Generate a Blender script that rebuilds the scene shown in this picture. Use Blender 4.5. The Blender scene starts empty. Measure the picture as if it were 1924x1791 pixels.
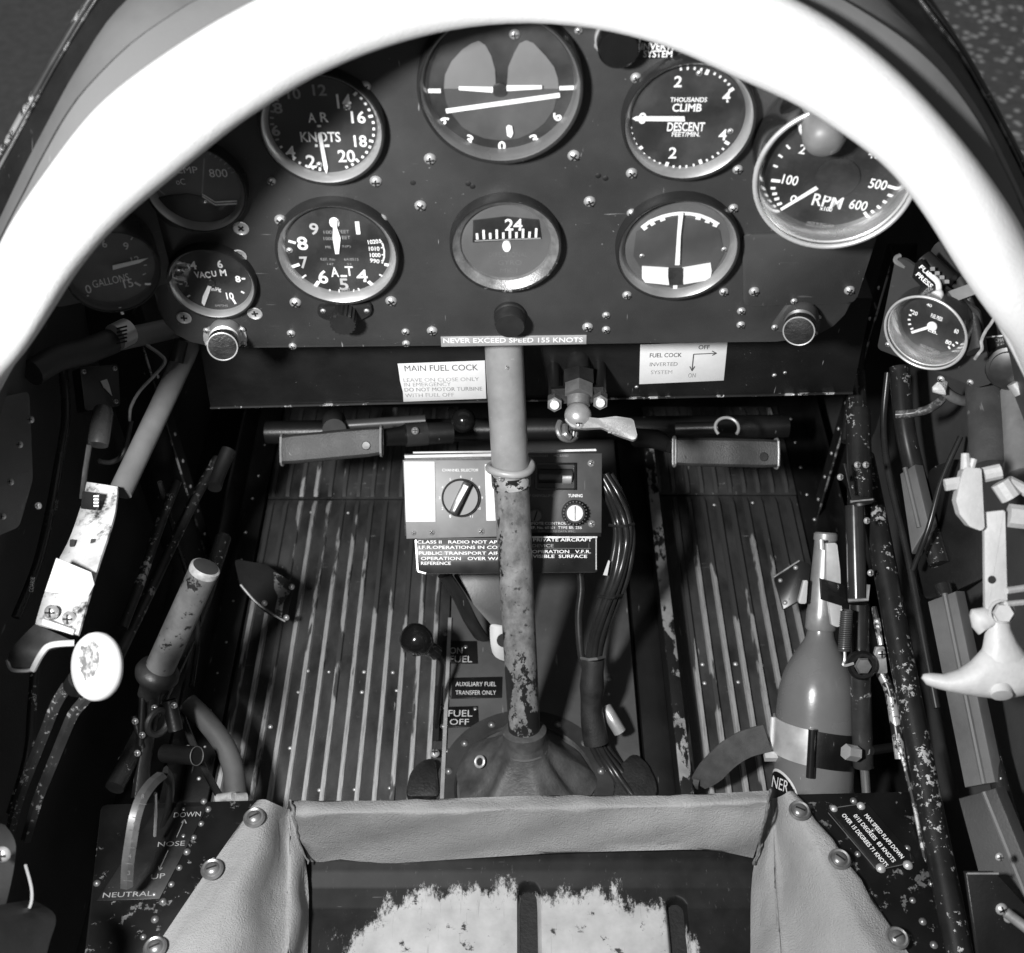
import bpy, bmesh, math, random
from mathutils import Vector, Matrix
random.seed(7)
R = math.radians
S = bpy.context.scene
COL = S.collection

# ------------------------------------------------------------------ camera
F = 2200.0                      # focal length in photograph pixels (1924 x 1791)
PITCH = R(47.0)
CAM = Vector((0, 0, 1.90))
FWD = Vector((0, math.cos(PITCH), -math.sin(PITCH)))
UPV = Vector((0, math.sin(PITCH), math.cos(PITCH)))
RGT = Vector((1, 0, 0))
cd = bpy.data.cameras.new('camera'); cam = bpy.data.objects.new('camera', cd); COL.objects.link(cam)
cam.location = CAM; cam.rotation_euler = (R(90) - PITCH, 0, 0)
cd.sensor_width = 36; cd.lens = 36 * F / 1924; cd.clip_start = .02; cd.clip_end = 200
cd.dof.use_dof = True; cd.dof.focus_distance = .92; cd.dof.aperture_fstop = 9.0
S.camera = cam
S.render.resolution_x = 1024; S.render.resolution_y = 953

# ------------------------------------------------------------------ world, flash lamp, exposure
W = bpy.data.worlds.new('World'); S.world = W; W.use_nodes = True
W.node_tree.nodes['Background'].inputs[0].default_value = (1, 1, 1, 1)
W.node_tree.nodes['Background'].inputs[1].default_value = .2
ld = bpy.data.lights.new('flash', 'AREA'); ld.shape = 'DISK'; ld.size = .085; ld.energy = 15.0
flash = bpy.data.objects.new('flash', ld); COL.objects.link(flash)
flash.location = CAM + RGT * -.30 + UPV * .035 + FWD * .02
aim = CAM + FWD * .98 + RGT * .03
flash.rotation_euler = (aim - flash.location).to_track_quat('-Z', 'Y').to_euler()
S.view_settings.view_transform = 'Standard'; S.view_settings.look = 'None'
S.view_settings.gamma = 1; S.view_settings.exposure = 0.0
S.view_settings.use_curve_mapping = False
S.cycles.max_bounces = 6

# ------------------------------------------------------------------ geometry helpers
def ray(x, y):
    return FWD + RGT * ((x - 962) / F) + UPV * ((895 - y) / F)
def PT(x, y, t): return CAM + ray(x, y) * t                 # at a given depth
def PY(x, y, Y): r = ray(x, y); return CAM + r * (Y / r.y)  # on a plane across the cockpit
def PX(x, y, X): r = ray(x, y); return CAM + r * (X / r.x)  # on a plane along the cockpit
def PZ(x, y, Z): r = ray(x, y); return CAM + r * (Z / r.z)  # on a level plane (Z below the eye)

class Fr:
    """a flat frame: X right, Y up, Z out of the face"""
    def __init__(s, o, n, up=(0, 0, 1)):
        s.o = Vector(o); s.Z = Vector(n).normalized()
        s.X = Vector(up).cross(s.Z).normalized(); s.Y = s.Z.cross(s.X)
        s.M = Matrix(((s.X.x, s.Y.x, s.Z.x, s.o.x), (s.X.y, s.Y.y, s.Z.y, s.o.y),
                      (s.X.z, s.Y.z, s.Z.z, s.o.z), (0, 0, 0, 1)))
    def loc(s, x, y, z=0.0):
        r = ray(x, y); q = s.o + s.Z * z
        t = (q - CAM).dot(s.Z) / r.dot(s.Z); p = CAM + r * t - q
        return Vector((p.dot(s.X), p.dot(s.Y), z))
    def scale(s, x, y):
        a = s.loc(x, y)
        return (s.loc(x + 1, y) - a).length, (s.loc(x, y + 1) - a).length

def view_frame(x, y, t, n=None):
    return Fr(PT(x, y, t), -FWD if n is None else n, UPV)

class MB:
    def __init__(s): s.v = []; s.f = []; s.mi = []; s.cur = 0
    def add(s, vs, fs, M=None):
        b = len(s.v)
        s.v += [tuple(M @ Vector(v)) if M else tuple(v) for v in vs]
        s.f += [tuple(b + i for i in f) for f in fs]; s.mi += [s.cur] * len(fs)
        return s
    def box(s, c, d, M=None, bev=0):
        bm = bmesh.new(); bmesh.ops.create_cube(bm, size=1)
        for v in bm.verts: v.co = Vector((v.co.x * d[0] + c[0], v.co.y * d[1] + c[1], v.co.z * d[2] + c[2]))
        if bev: bmesh.ops.bevel(bm, geom=bm.edges[:], offset=bev, segments=2, affect='EDGES', profile=.6)
        return s._bm(bm, M)
    def _bm(s, bm, M=None):
        bm.verts.index_update()
        s.add([v.co.copy() for v in bm.verts], [[v.index for v in f.verts] for f in bm.faces], M)
        bm.free(); return s
    def poly(s, pts, z0, z1, M=None, bev=0):
        """extruded outline (2-D points) between z0 and z1"""
        a = sum(pts[i][0] * pts[(i + 1) % len(pts)][1] - pts[(i + 1) % len(pts)][0] * pts[i][1] for i in range(len(pts)))
        if a < 0: pts = pts[::-1]
        bm = bmesh.new(); n = len(pts)
        lo = [bm.verts.new((p[0], p[1], z0)) for p in pts]; hi = [bm.verts.new((p[0], p[1], z1)) for p in pts]
        top = bm.faces.new(hi); bm.faces.new(lo[::-1])
        for i in range(n): bm.faces.new((lo[i], lo[(i + 1) % n], hi[(i + 1) % n], hi[i]))
        if bev: bmesh.ops.bevel(bm, geom=[e for e in top.edges], offset=bev, segments=2, affect='EDGES', profile=.5)
        return s._bm(bm, M)
    def lathe(s, prof, n=32, M=None):
        vs = []; fs = []; rings = []
        for r, z in prof:
            if r < 1e-6: rings.append([len(vs)]); vs.append((0, 0, z))
            else:
                rings.append(list(range(len(vs), len(vs) + n)))
                vs += [(r * math.cos(2 * math.pi * k / n), r * math.sin(2 * math.pi * k / n), z) for k in range(n)]
        for a, b in zip(rings, rings[1:]):
            for k in range(n):
                k2 = (k + 1) % n
                if len(a) == 1 and len(b) == 1: continue
                if len(a) == 1: fs.append((a[0], b[k2], b[k]))
                elif len(b) == 1: fs.append((a[k], a[k2], b[0]))
                else: fs.append((a[k], a[k2], b[k2], b[k]))
        return s.add(vs, fs, M)
    def tube(s, pts, rad, n=14, caps=True, flat=1.0, ref=None):
        pts = [Vector(p) for p in pts]
        rad = rad if isinstance(rad, (list, tuple)) else [rad] * len(pts)
        vs = []; fs = []; prev = None
        for i, p in enumerate(pts):
            d = (pts[min(i + 1, len(pts) - 1)] - pts[max(i - 1, 0)]).normalized()
            if prev is None:
                u = Vector(ref) if ref else (Vector((0, 0, 1)) if abs(d.z) < .9 else Vector((0, 1, 0)))
            else: u = prev
            u = (u - d * u.dot(d)).normalized(); prev = u; w = d.cross(u)
            for k in range(n):
                a = 2 * math.pi * k / n
                vs.append(p + u * (rad[i] * math.cos(a)) + w * (rad[i] * flat * math.sin(a)))
        for i in range(len(pts) - 1):
            for k in range(n):
                k2 = (k + 1) % n
                fs.append((i * n + k, i * n + k2, (i + 1) * n + k2, (i + 1) * n + k))
        if caps:
            fs.append(tuple(range(n))[::-1]); fs.append(tuple((len(pts) - 1) * n + k for k in range(n)))
        return s.add(vs, fs)
    def ball(s, c, r, n=20, sc=(1, 1, 1)):
        prof = [(r * math.sin(math.pi * i / (n // 2)), -r * math.cos(math.pi * i / (n // 2))) for i in range(n // 2 + 1)]
        prof[0] = (0, -r); prof[-1] = (0, r)
        return s.lathe(prof, n, Matrix.Translation(Vector(c)) @ Matrix.Diagonal((*sc, 1)))
    def build(s, name, mat, parent=None, sharp=40, label=None):
        me = bpy.data.meshes.new(name); me.from_pydata([tuple(v) for v in s.v], [], s.f)
        for m in (mat if isinstance(mat, (list, tuple)) else [mat]): me.materials.append(m)
        for p, i in zip(me.polygons, s.mi): p.material_index = i
        bm = bmesh.new(); bm.from_mesh(me); bmesh.ops.recalc_face_normals(bm, faces=bm.faces[:]); bm.to_mesh(me); bm.free()
        me.shade_smooth(); me.set_sharp_from_angle(angle=R(sharp)); me.update()
        return link(me, name, parent, label)

def link(me, name, parent=None, label=None, basis=None):
    o = bpy.data.objects.new(name, me); COL.objects.link(o)
    if parent is not None:
        o.parent = parent
        if 'wp' in parent.keys() or parent.get('_w'): pass
    if basis is not None: o.matrix_basis = basis
    if label: o['label'] = label
    return o

def tag(o, label, cat=None, group=None, kind=None):
    if label: o['label'] = label
    if cat: o['category'] = cat
    if group: o['group'] = group
    if kind: o['kind'] = kind
    return o

def thing(name, label, cat, M=None, group=None):
    o = bpy.data.objects.new(name, None); COL.objects.link(o); o.empty_display_size = .02
    if M is not None: o.matrix_basis = M
    return tag(o, label, cat, group)

def wthing(name, label, cat, base, group=None):
    """an Empty at the thing's base whose parts are given in world coordinates"""
    return thing(name, label, cat, Matrix.Translation(Vector(base)), group)

def wb(mb, name, mat, root, sharp=40, label=None):
    """build a part given in world coordinates under a thing (or a part of it)"""
    o = mb.build(name, mat, root, sharp, label)
    top = root
    while top.parent: top = top.parent
    if root is top: o.matrix_parent_inverse = top.matrix_basis.inverted()
    return o

def spline(pts, n=6):
    pts = [Vector(p) for p in pts]; out = []
    for i in range(len(pts) - 1):
        p0, p1, p2, p3 = pts[max(i - 1, 0)], pts[i], pts[i + 1], pts[min(i + 2, len(pts) - 1)]
        for k in range(n):
            t = k / n
            out.append(.5 * (2 * p1 + (p2 - p0) * t + (2 * p0 - 5 * p1 + 4 * p2 - p3) * t * t + (3 * p1 - p0 - 3 * p2 + p3) * t ** 3))
    out.append(pts[-1]); return out

def axisM(a, b):
    """frame whose Z runs from a to b"""
    a = Vector(a); d = (Vector(b) - a).normalized()
    u = Vector((0, 0, 1)) if abs(d.z) < .9 else Vector((0, 1, 0))
    x = u.cross(d).normalized(); y = d.cross(x)
    return Matrix(((x.x, y.x, d.x, a.x), (x.y, y.y, d.y, a.y), (x.z, y.z, d.z, a.z), (0, 0, 0, 1)))

# ------------------------------------------------------------------ materials (greys: the photograph is black and white)
MATS = {}
def nodes_of(name):
    m = bpy.data.materials.new(name); m.use_nodes = True
    nt = m.node_tree; b = nt.nodes['Principled BSDF']; return m, nt, b
def g(v): return (v, v, v, 1)
def tex(nt, kind, scale, detail=4, stretch=(1, 1, 1), coord='Object', rough=.6):
    tc = nt.nodes.new('ShaderNodeTexCoord'); mp = nt.nodes.new('ShaderNodeMapping')
    mp.inputs['Scale'].default_value = stretch; nt.links.new(tc.outputs[coord], mp.inputs['Vector'])
    t = nt.nodes.new({'noise': 'ShaderNodeTexNoise', 'voronoi': 'ShaderNodeTexVoronoi'}[kind])
    t.inputs['Scale'].default_value = scale
    if kind == 'noise': t.inputs['Detail'].default_value = detail; t.inputs['Roughness'].default_value = rough
    nt.links.new(mp.outputs[0], t.inputs['Vector']); return t
def ramp(nt, src, a, b, va=0., vb=1.):
    r = nt.nodes.new('ShaderNodeValToRGB'); e = r.color_ramp.elements
    e[0].position = a; e[1].position = b; e[0].color = g(va); e[1].color = g(vb)
    nt.links.new(src, r.inputs[0]); return r.outputs[0]
def mixv(nt, fac, a, b):
    m = nt.nodes.new('ShaderNodeMix'); m.data_type = 'RGBA'
    nt.links.new(fac, m.inputs[0])
    for s_, v in ((6, a), (7, b)):
        if isinstance(v, float): m.inputs[s_].default_value = g(v)
        else: nt.links.new(v, m.inputs[s_])
    return m.outputs[2]
def mathn(nt, op, a, b):
    m = nt.nodes.new('ShaderNodeMath'); m.operation = op
    for i, v in enumerate((a, b)):
        if isinstance(v, (int, float)): m.inputs[i].default_value = v
        else: nt.links.new(v, m.inputs[i])
    return m.outputs[0]

def mat(name, col, rough=.5, metal=0., var=.25, vscale=25, bump=0., bscale=300, specks=0., spec=.5, coat=0., stretch=(1, 1, 1), speckscale=420):
    """a plain surface with uneven tone, fine relief and, where asked, small pale nicks and dust"""
    if name in MATS: return MATS[name]
    m, nt, b = nodes_of(name)
    n = tex(nt, 'noise', vscale, 5, stretch)
    c = ramp(nt, n.outputs['Fac'], .3, .75, col * (1 - var), min(1, col * (1 + var)))
    if specks:
        v = tex(nt, 'voronoi', speckscale); s1 = ramp(nt, v.outputs['Distance'], .05, .11, 1, 0)
        n2 = tex(nt, 'noise', 60, 3); s2 = ramp(nt, n2.outputs['Fac'], .62, .66)
        v2 = tex(nt, 'noise', 260, 2, (1, .12, .3)); s3 = ramp(nt, v2.outputs['Fac'], .73, .76)
        a = mathn(nt, 'MULTIPLY', s1, s2); a = mathn(nt, 'MAXIMUM', a, mathn(nt, 'MULTIPLY', s3, .5))
        if specks >= 1:      # long hairline scratches in two directions
            v3 = tex(nt, 'noise', 330, 2, (.06, 1, 1)); v4 = tex(nt, 'noise', 300, 2, (1, 1, .05))
            s4 = mathn(nt, 'MAXIMUM', ramp(nt, v3.outputs['Fac'], .70, .73), ramp(nt, v4.outputs['Fac'], .71, .74))
            n9 = tex(nt, 'noise', 22, 3); a = mathn(nt, 'MAXIMUM', a, mathn(nt, 'MULTIPLY', mathn(nt, 'MULTIPLY', s4, ramp(nt, n9.outputs['Fac'], .5, .65)), .45))
        a = mathn(nt, 'MULTIPLY', a, specks)
        c = mixv(nt, a, c, .55)
    nt.links.new(c, b.inputs['Base Color'])
    r = ramp(nt, n.outputs['Fac'], .3, .7, max(.02, rough * .8), min(1, rough * 1.2))
    nt.links.new(r, b.inputs['Roughness'])
    b.inputs['Metallic'].default_value = metal
    b.inputs['Specular IOR Level'].default_value = spec
    b.inputs['Coat Weight'].default_value = coat
    if bump:
        bn = tex(nt, 'noise', bscale, 3); bu = nt.nodes.new('ShaderNodeBump')
        bu.inputs['Strength'].default_value = bump; bu.inputs['Distance'].default_value = .001
        nt.links.new(bn.outputs['Fac'], bu.inputs['Height']); nt.links.new(bu.outputs[0], b.inputs['Normal'])
    MATS[name] = m; return m

def chipped(name, base=.014, under=.45, scale=60, lo=.56, hi=.6, stretch=(1, 1, 1), rough=.32, coord='Object', big=8, metal=.35):
    """paint knocked off down to bare metal in ragged patches"""
    m, nt, b = nodes_of(name)
    n1 = tex(nt, 'noise', scale, 8, stretch, coord, .7); n2 = tex(nt, 'noise', big, 3, (1, 1, 1), coord)
    a = mathn(nt, 'ADD', n1.outputs['Fac'], mathn(nt, 'MULTIPLY', mathn(nt, 'SUBTRACT', n2.outputs['Fac'], .5), .55))
    k = ramp(nt, a, lo, hi)
    n3 = tex(nt, 'noise', 40, 4); uc = ramp(nt, n3.outputs['Fac'], .3, .7, under * .6, under * 1.25)
    bc = ramp(nt, n3.outputs['Fac'], .3, .7, base * .7, base * 1.5)
    nt.links.new(mixv(nt, k, bc, uc), b.inputs['Base Color'])
    nt.links.new(mathn(nt, 'MULTIPLY', k, metal), b.inputs['Metallic'])
    b.inputs['Roughness'].default_value = rough
    bu = nt.nodes.new('ShaderNodeBump'); bu.inputs['Strength'].default_value = .4; bu.inputs['Distance'].default_value = .0006; bu.invert = True
    nt.links.new(k, bu.inputs['Height']); nt.links.new(bu.outputs[0], b.inputs['Normal'])
    MATS[name] = m; return m

panel_black = mat('panel_black', .046, .38, 0, .4, 8, .2, 900, 1.0)
black = mat('black_paint', .011, .38, 0, .35, 18, .15, 400, .45)
black_flat = mat('black_flat', .008, .7, 0, .4, 14, .1, 300, .25)
wall_dark = mat('wall_paint', .05, .55, 0, .5, 6, .25, 500, .5)
beam_black = mat('beam_black', .013, .42, 0, .4, 20, .15, 500, .9)
grey_frame = mat('grey_frame_paint', .11, .55, 0, .3, 20, .3, 1200, .5)
bezel_black = mat('bezel_black', .022, .3, 0, .2, 30, .1, 700, .2)
bezel_flank = mat('bezel_flank', .42, .34, .55, .25, 18)
dial_black = mat('dial_black', .016, .5, 0, .3, 30)
dial_grey = mat('dial_grey', .15, .5, 0, .15, 25)
dial_mid = mat('dial_mid', .10, .5, 0, .12, 25)
lume = mat('lume_white', .92, .55, 0, .06, 60)
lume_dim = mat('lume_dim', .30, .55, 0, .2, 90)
lume_faint = mat('lume_faint', .12, .55, 0, .2, 90)
chrome = mat('chrome', .85, .24, .9, .06, 12)
alu = mat('bare_aluminium', .62, .38, .55, .2, 40, .1, 600)
alu_bright = mat('bright_plate', .68, .42, .2, .16, 40, .12, 500, .2)
steel = mat('dull_steel', .26, .34, .6, .4, 60, .1, 500)
brass = mat('pale_casting', .5, .36, .5, .2, 50, .12, 600)
white_cast = mat('white_painted_casting', .46, .5, .0, .14, 45, .3, 350, .2)
grey_tube = mat('grey_tube_paint', .17, .5, 0, .12, 60, .12, 900, .3)
stick_grey = mat('stick_grey_paint', .27, .34, 0, .16, 60, .12, 700, 1.0)
hose_mat = mat('grey_hose', .085, .6, 0, .2, 40, .2, 800)
cable_mat = mat('cable_sheath', .022, .26, 0, .3, 30)
tape_mat = mat('cloth_tape', .02, .6, 0, .4, 60, .4, 700)
rubber = mat('rubber', .03, .5, 0, .3, 60, .2, 500)
bakelite = mat('bakelite', .01, .16, 0, .3, 30)
bakelite_dull = mat('bakelite_dull', .02, .34, 0, .3, 60)
cream = mat('cream_plastic', .82, .35, 0, .05, 20)
white_plate = mat('white_placard', .86, .5, 0, .06, 50)
ink = mat('placard_ink', .11, .6, 0, .6, 160)
ink_faint = mat('placard_ink_worn', .42, .6, 0, .35, 160)
plate_black = mat('placard_black', .008, .4, 0, .3, 40, 0, 300, .3)
bottle_paint = mat('bottle_paint', .155, .26, 0, .14, 16, .05, 500, .7)
webbing = mat('webbing', .085, .8, 0, .3, 90, .9, 1500)
grey_panel = mat('radio_grey', .23, .42, 0, .12, 40, .04, 800, .2)
radio_black = mat('radio_black', .06, .45, 0, .2, 40, .06, 900, .2)
leather_dark = mat('boot_leather', .085, .52, 0, .5, 34, .5, 350, .25)
console_paint = mat('console_paint', .085, .5, 0, .25, 16, .12, 600, .6)
pedal_mat = mat('pedal_leather', .062, .5, 0, .3, 40, .35, 700, .2)
skin_grey = mat('coaming_grey', .10, .75, 0, .22, 14, .1, 600, .3)
gasket = mat('canopy_rubber', .006, .5, 0, .4, 40, .2, 300, .3)
chip = chipped('chipped_tube', .014, .6, 210, .60, .62, big=34)
chip_heavy = chipped('chipped_heavy', .012, .62, 70, .58, .61)
chip_light = chipped('chipped_light', .016, .5, 230, .65, .67, big=36, rough=.26)
plate_chip = chipped('chipped_plate', .006, .22, 90, .60, .63, big=18)
grip_chip = chipped('worn_grip', .2, .02, 130, .60, .64, big=20, rough=.45, metal=0)

# ---- surfaces with wear of their own shape
def glass_mat():
    m = bpy.data.materials.new('gauge_glass'); m.use_nodes = True; nt = m.node_tree; nt.nodes.clear()
    out = nt.nodes.new('ShaderNodeOutputMaterial'); tr = nt.nodes.new('ShaderNodeBsdfTransparent')
    gl = nt.nodes.new('ShaderNodeBsdfGlossy'); gl.inputs['Roughness'].default_value = .03
    di = nt.nodes.new('ShaderNodeBsdfDiffuse'); di.inputs[0].default_value = g(.5)
    fr = nt.nodes.new('ShaderNodeValue'); fr.outputs[0].default_value = .05
    a = nt.nodes.new('ShaderNodeMixShader'); nt.links.new(fr.outputs[0], a.inputs[0])
    nt.links.new(tr.outputs[0], a.inputs[1]); nt.links.new(gl.outputs[0], a.inputs[2])
    n = tex(nt, 'noise', 30, 4); sm = ramp(nt, n.outputs['Fac'], .42, .72, .016, .085)     # smears and dust, thickened to put veil glare into the glass
    c = nt.nodes.new('ShaderNodeMixShader'); nt.links.new(sm, c.inputs[0])
    nt.links.new(a.outputs[0], c.inputs[1]); nt.links.new(di.outputs[0], c.inputs[2])
    nt.links.new(c.outputs[0], out.inputs[0]); return m
glass = glass_mat()

def hide(name, col, bump, scale, stain=.12, crease=True):
    m, nt, b = nodes_of(name)
    n = tex(nt, 'noise', 7, 6); n2 = tex(nt, 'noise', scale, 4); n4 = tex(nt, 'noise', 28, 5, (1, 1, 1), 'Object', .7)
    c = ramp(nt, n.outputs['Fac'], .3, .7, col * (1 - stain), col * (1 + stain * .6))
    st = ramp(nt, n4.outputs['Fac'], .64, .74, 0, .35); c = mixv(nt, st, c, col * .55)
    nt.links.new(c, b.inputs['Base Color']); b.inputs['Roughness'].default_value = .5
    bu = nt.nodes.new('ShaderNodeBump'); bu.inputs['Strength'].default_value = bump; bu.inputs['Distance'].default_value = .0012
    h = n2.outputs['Fac']
    if crease:
        n3 = tex(nt, 'noise', 22, 5, (1, 1, .5)); h = mathn(nt, 'ADD', h, mathn(nt, 'MULTIPLY', n3.outputs['Fac'], 2.2))
    nt.links.new(h, bu.inputs['Height']); nt.links.new(bu.outputs[0], b.inputs['Normal'])
    return m
seat_hide = hide('seat_leather', .32, 1.0, 800, .26)
pad_hide = hide('white_padding', .66, .35, 700, .03)

def rib_mat():
    """pressed ribs: black paint rubbed through to bare metal in long streaks"""
    m, nt, b = nodes_of('rib_worn_paint')
    oi = nt.nodes.new('ShaderNodeObjectInfo')
    tc = nt.nodes.new('ShaderNodeTexCoord'); mp = nt.nodes.new('ShaderNodeMapping'); mp.inputs['Scale'].default_value = (22, 3.2, 1)
    ad = nt.nodes.new('ShaderNodeVectorMath'); ad.operation = 'ADD'
    nt.links.new(tc.outputs['Object'], ad.inputs[0]); nt.links.new(oi.outputs['Location'], ad.inputs[1])
    nt.links.new(ad.outputs[0], mp.inputs[0])
    n = nt.nodes.new('ShaderNodeTexNoise'); n.inputs['Scale'].default_value = 1.6; n.inputs['Detail'].default_value = 6; n.inputs['Roughness'].default_value = .55
    nt.links.new(mp.outputs[0], n.inputs['Vector'])
    # feet rub the near two thirds of the board most
    sx = nt.nodes.new('ShaderNodeSeparateXYZ'); nt.links.new(ad.outputs[0], sx.inputs[0])
    mr = nt.nodes.new('ShaderNodeMapRange'); mr.inputs[1].default_value = .56; mr.inputs[2].default_value = .82
    mr.inputs[3].default_value = .09; mr.inputs[4].default_value = -.09
    nt.links.new(sx.outputs[1], mr.inputs[0])
    k = ramp(nt, mathn(nt, 'ADD', n.outputs['Fac'], mr.outputs[0]), .505, .525)
    fs_ = tex(nt, 'noise', 900, 3, (1, .05, 1)); k = mathn(nt, 'MULTIPLY', k, ramp(nt, fs_.outputs['Fac'], .38, .55, .45, 1))
    nt.links.new(mixv(nt, k, .06, .5), b.inputs['Base Color']); nt.links.new(mathn(nt, 'MULTIPLY', k, .3), b.inputs['Metallic'])
    b.inputs['Roughness'].default_value = .4
    return m
rib_worn = rib_mat()
board_black = mat('footboard_paint', .05, .4, 0, .75, 11, .25, 500, 1.0, stretch=(2, 1, 1))

def seat_pan_mat():
    m, nt, b = nodes_of('seat_pan_worn')
    tc = nt.nodes.new('ShaderNodeTexCoord'); sx = nt.nodes.new('ShaderNodeSeparateXYZ'); nt.links.new(tc.outputs['Object'], sx.inputs[0])
    n = tex(nt, 'noise', 60, 9, (1.15, .6, 1), 'Object', .8); n2 = tex(nt, 'noise', 9, 3)
    # worn patch: a broad ragged oval where the parachute pack rubbed
    dx = mathn(nt, 'DIVIDE', sx.outputs[0], .138); dy = mathn(nt, 'DIVIDE', mathn(nt, 'ADD', sx.outputs[1], .078), .066)
    d = mathn(nt, 'SQRT', mathn(nt, 'ADD', mathn(nt, 'POWER', mathn(nt, 'ABSOLUTE', dx, 0), 3.0), mathn(nt, 'POWER', mathn(nt, 'ABSOLUTE', dy, 0), 2.0)), 0)
    e = mathn(nt, 'ADD', d, mathn(nt, 'MULTIPLY', mathn(nt, 'SUBTRACT', n.outputs['Fac'], .5), 1.1))
    e = mathn(nt, 'ADD', e, mathn(nt, 'MULTIPLY', mathn(nt, 'SUBTRACT', n2.outputs['Fac'], .5), .7))
    k = ramp(nt, e, .90, 1.0, 1, 0)
    n5 = tex(nt, 'noise', 55, 6, (1, 1, 1), 'Object', .7); island = ramp(nt, n5.outputs['Fac'], .60, .65, 1, .08)
    k = mathn(nt, 'MULTIPLY', k, island)
    n6 = tex(nt, 'noise', 190, 5, (2.5, .5, 1), 'Object', .7); rub = ramp(nt, n6.outputs['Fac'], .64, .76, 0, .22)
    k = mathn(nt, 'MAXIMUM', k, rub)
    n7 = tex(nt, 'noise', 420, 3, (1, .05, 1)); n8 = tex(nt, 'noise', 380, 3, (.08, 1, 1))
    k = mathn(nt, 'MULTIPLY', k, mathn(nt, 'MULTIPLY', ramp(nt, n7.outputs['Fac'], .30, .36, .8, 1), ramp(nt, n8.outputs['Fac'], .28, .33, .85, 1)))
    k = mathn(nt, 'MAXIMUM', k, mathn(nt, 'MULTIPLY', ramp(nt, n8.outputs['Fac'], .70, .73), .12))
    n3 = tex(nt, 'noise', 40, 5); light = ramp(nt, n3.outputs['Fac'], .28, .7, .32, .47)
    dark = ramp(nt, n3.outputs['Fac'], .3, .75, .004, .016)
    nt.links.new(mixv(nt, k, dark, light), b.inputs['Base Color'])
    b.inputs['Roughness'].default_value = .55; b.inputs['Specular IOR Level'].default_value = .22
    bu = nt.nodes.new('ShaderNodeBump'); bu.inputs['Strength'].default_value = .3; bu.inputs['Distance'].default_value = .0005; bu.invert = True
    nt.links.new(k, bu.inputs['Height']); nt.links.new(bu.outputs[0], b.inputs['Normal'])
    return m
seat_pan = seat_pan_mat()

def stick_worn_mat():
    m, nt, b = nodes_of('stick_worn_paint')
    n = tex(nt, 'noise', 62, 9, (1, 1, .6), 'Object', .72); n2 = tex(nt, 'noise', 150, 5, (1, 1, 1))
    c = ramp(nt, n.outputs['Fac'], .36, .64, .11, .29)
    k = ramp(nt, n2.outputs['Fac'], .60, .66, 0, .75); c = mixv(nt, k, c, .015)
    n3 = tex(nt, 'noise', 60, 6, (1, 1, .5), 'Object', .7)
    sx = nt.nodes.new('ShaderNodeSeparateXYZ'); tc = nt.nodes.new('ShaderNodeTexCoord'); nt.links.new(tc.outputs['Object'], sx.inputs[0])
    mr = nt.nodes.new('ShaderNodeMapRange'); mr.inputs[1].default_value = 1.00; mr.inputs[2].default_value = 1.10
    mr.inputs[3].default_value = .22; mr.inputs[4].default_value = 0.0; nt.links.new(sx.outputs[2], mr.inputs[0])
    mx = nt.nodes.new('ShaderNodeMapRange'); mx.inputs[1].default_value = -.010; mx.inputs[2].default_value = .0; mx.inputs[3].default_value = .12; mx.inputs[4].default_value = 0.0; nt.links.new(sx.outputs[0], mx.inputs[0])
    k2 = ramp(nt, mathn(nt, 'ADD', mathn(nt, 'ADD', n3.outputs['Fac'], mx.outputs[0]), mr.outputs[0]), .63, .655); c = mixv(nt, k2, c, .02)
    nt.links.new(c, b.inputs['Base Color']); b.inputs['Roughness'].default_value = .34
    return m
stick_worn = stick_worn_mat()

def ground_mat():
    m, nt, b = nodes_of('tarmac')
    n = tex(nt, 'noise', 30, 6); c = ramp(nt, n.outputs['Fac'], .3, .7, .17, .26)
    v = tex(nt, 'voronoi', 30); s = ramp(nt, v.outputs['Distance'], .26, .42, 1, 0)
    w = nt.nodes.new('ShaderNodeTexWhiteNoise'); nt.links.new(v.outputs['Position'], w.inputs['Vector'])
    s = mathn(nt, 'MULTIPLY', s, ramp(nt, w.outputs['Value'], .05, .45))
    # flash sparkle painted into the colour as pale spots, right-hand side only
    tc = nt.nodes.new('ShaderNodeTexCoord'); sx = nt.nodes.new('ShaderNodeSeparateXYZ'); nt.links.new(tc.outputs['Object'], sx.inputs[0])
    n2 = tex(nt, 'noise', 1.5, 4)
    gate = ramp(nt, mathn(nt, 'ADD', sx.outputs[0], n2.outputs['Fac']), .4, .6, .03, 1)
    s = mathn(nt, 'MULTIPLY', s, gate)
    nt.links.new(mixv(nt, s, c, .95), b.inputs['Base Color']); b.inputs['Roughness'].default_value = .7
    return m

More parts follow.
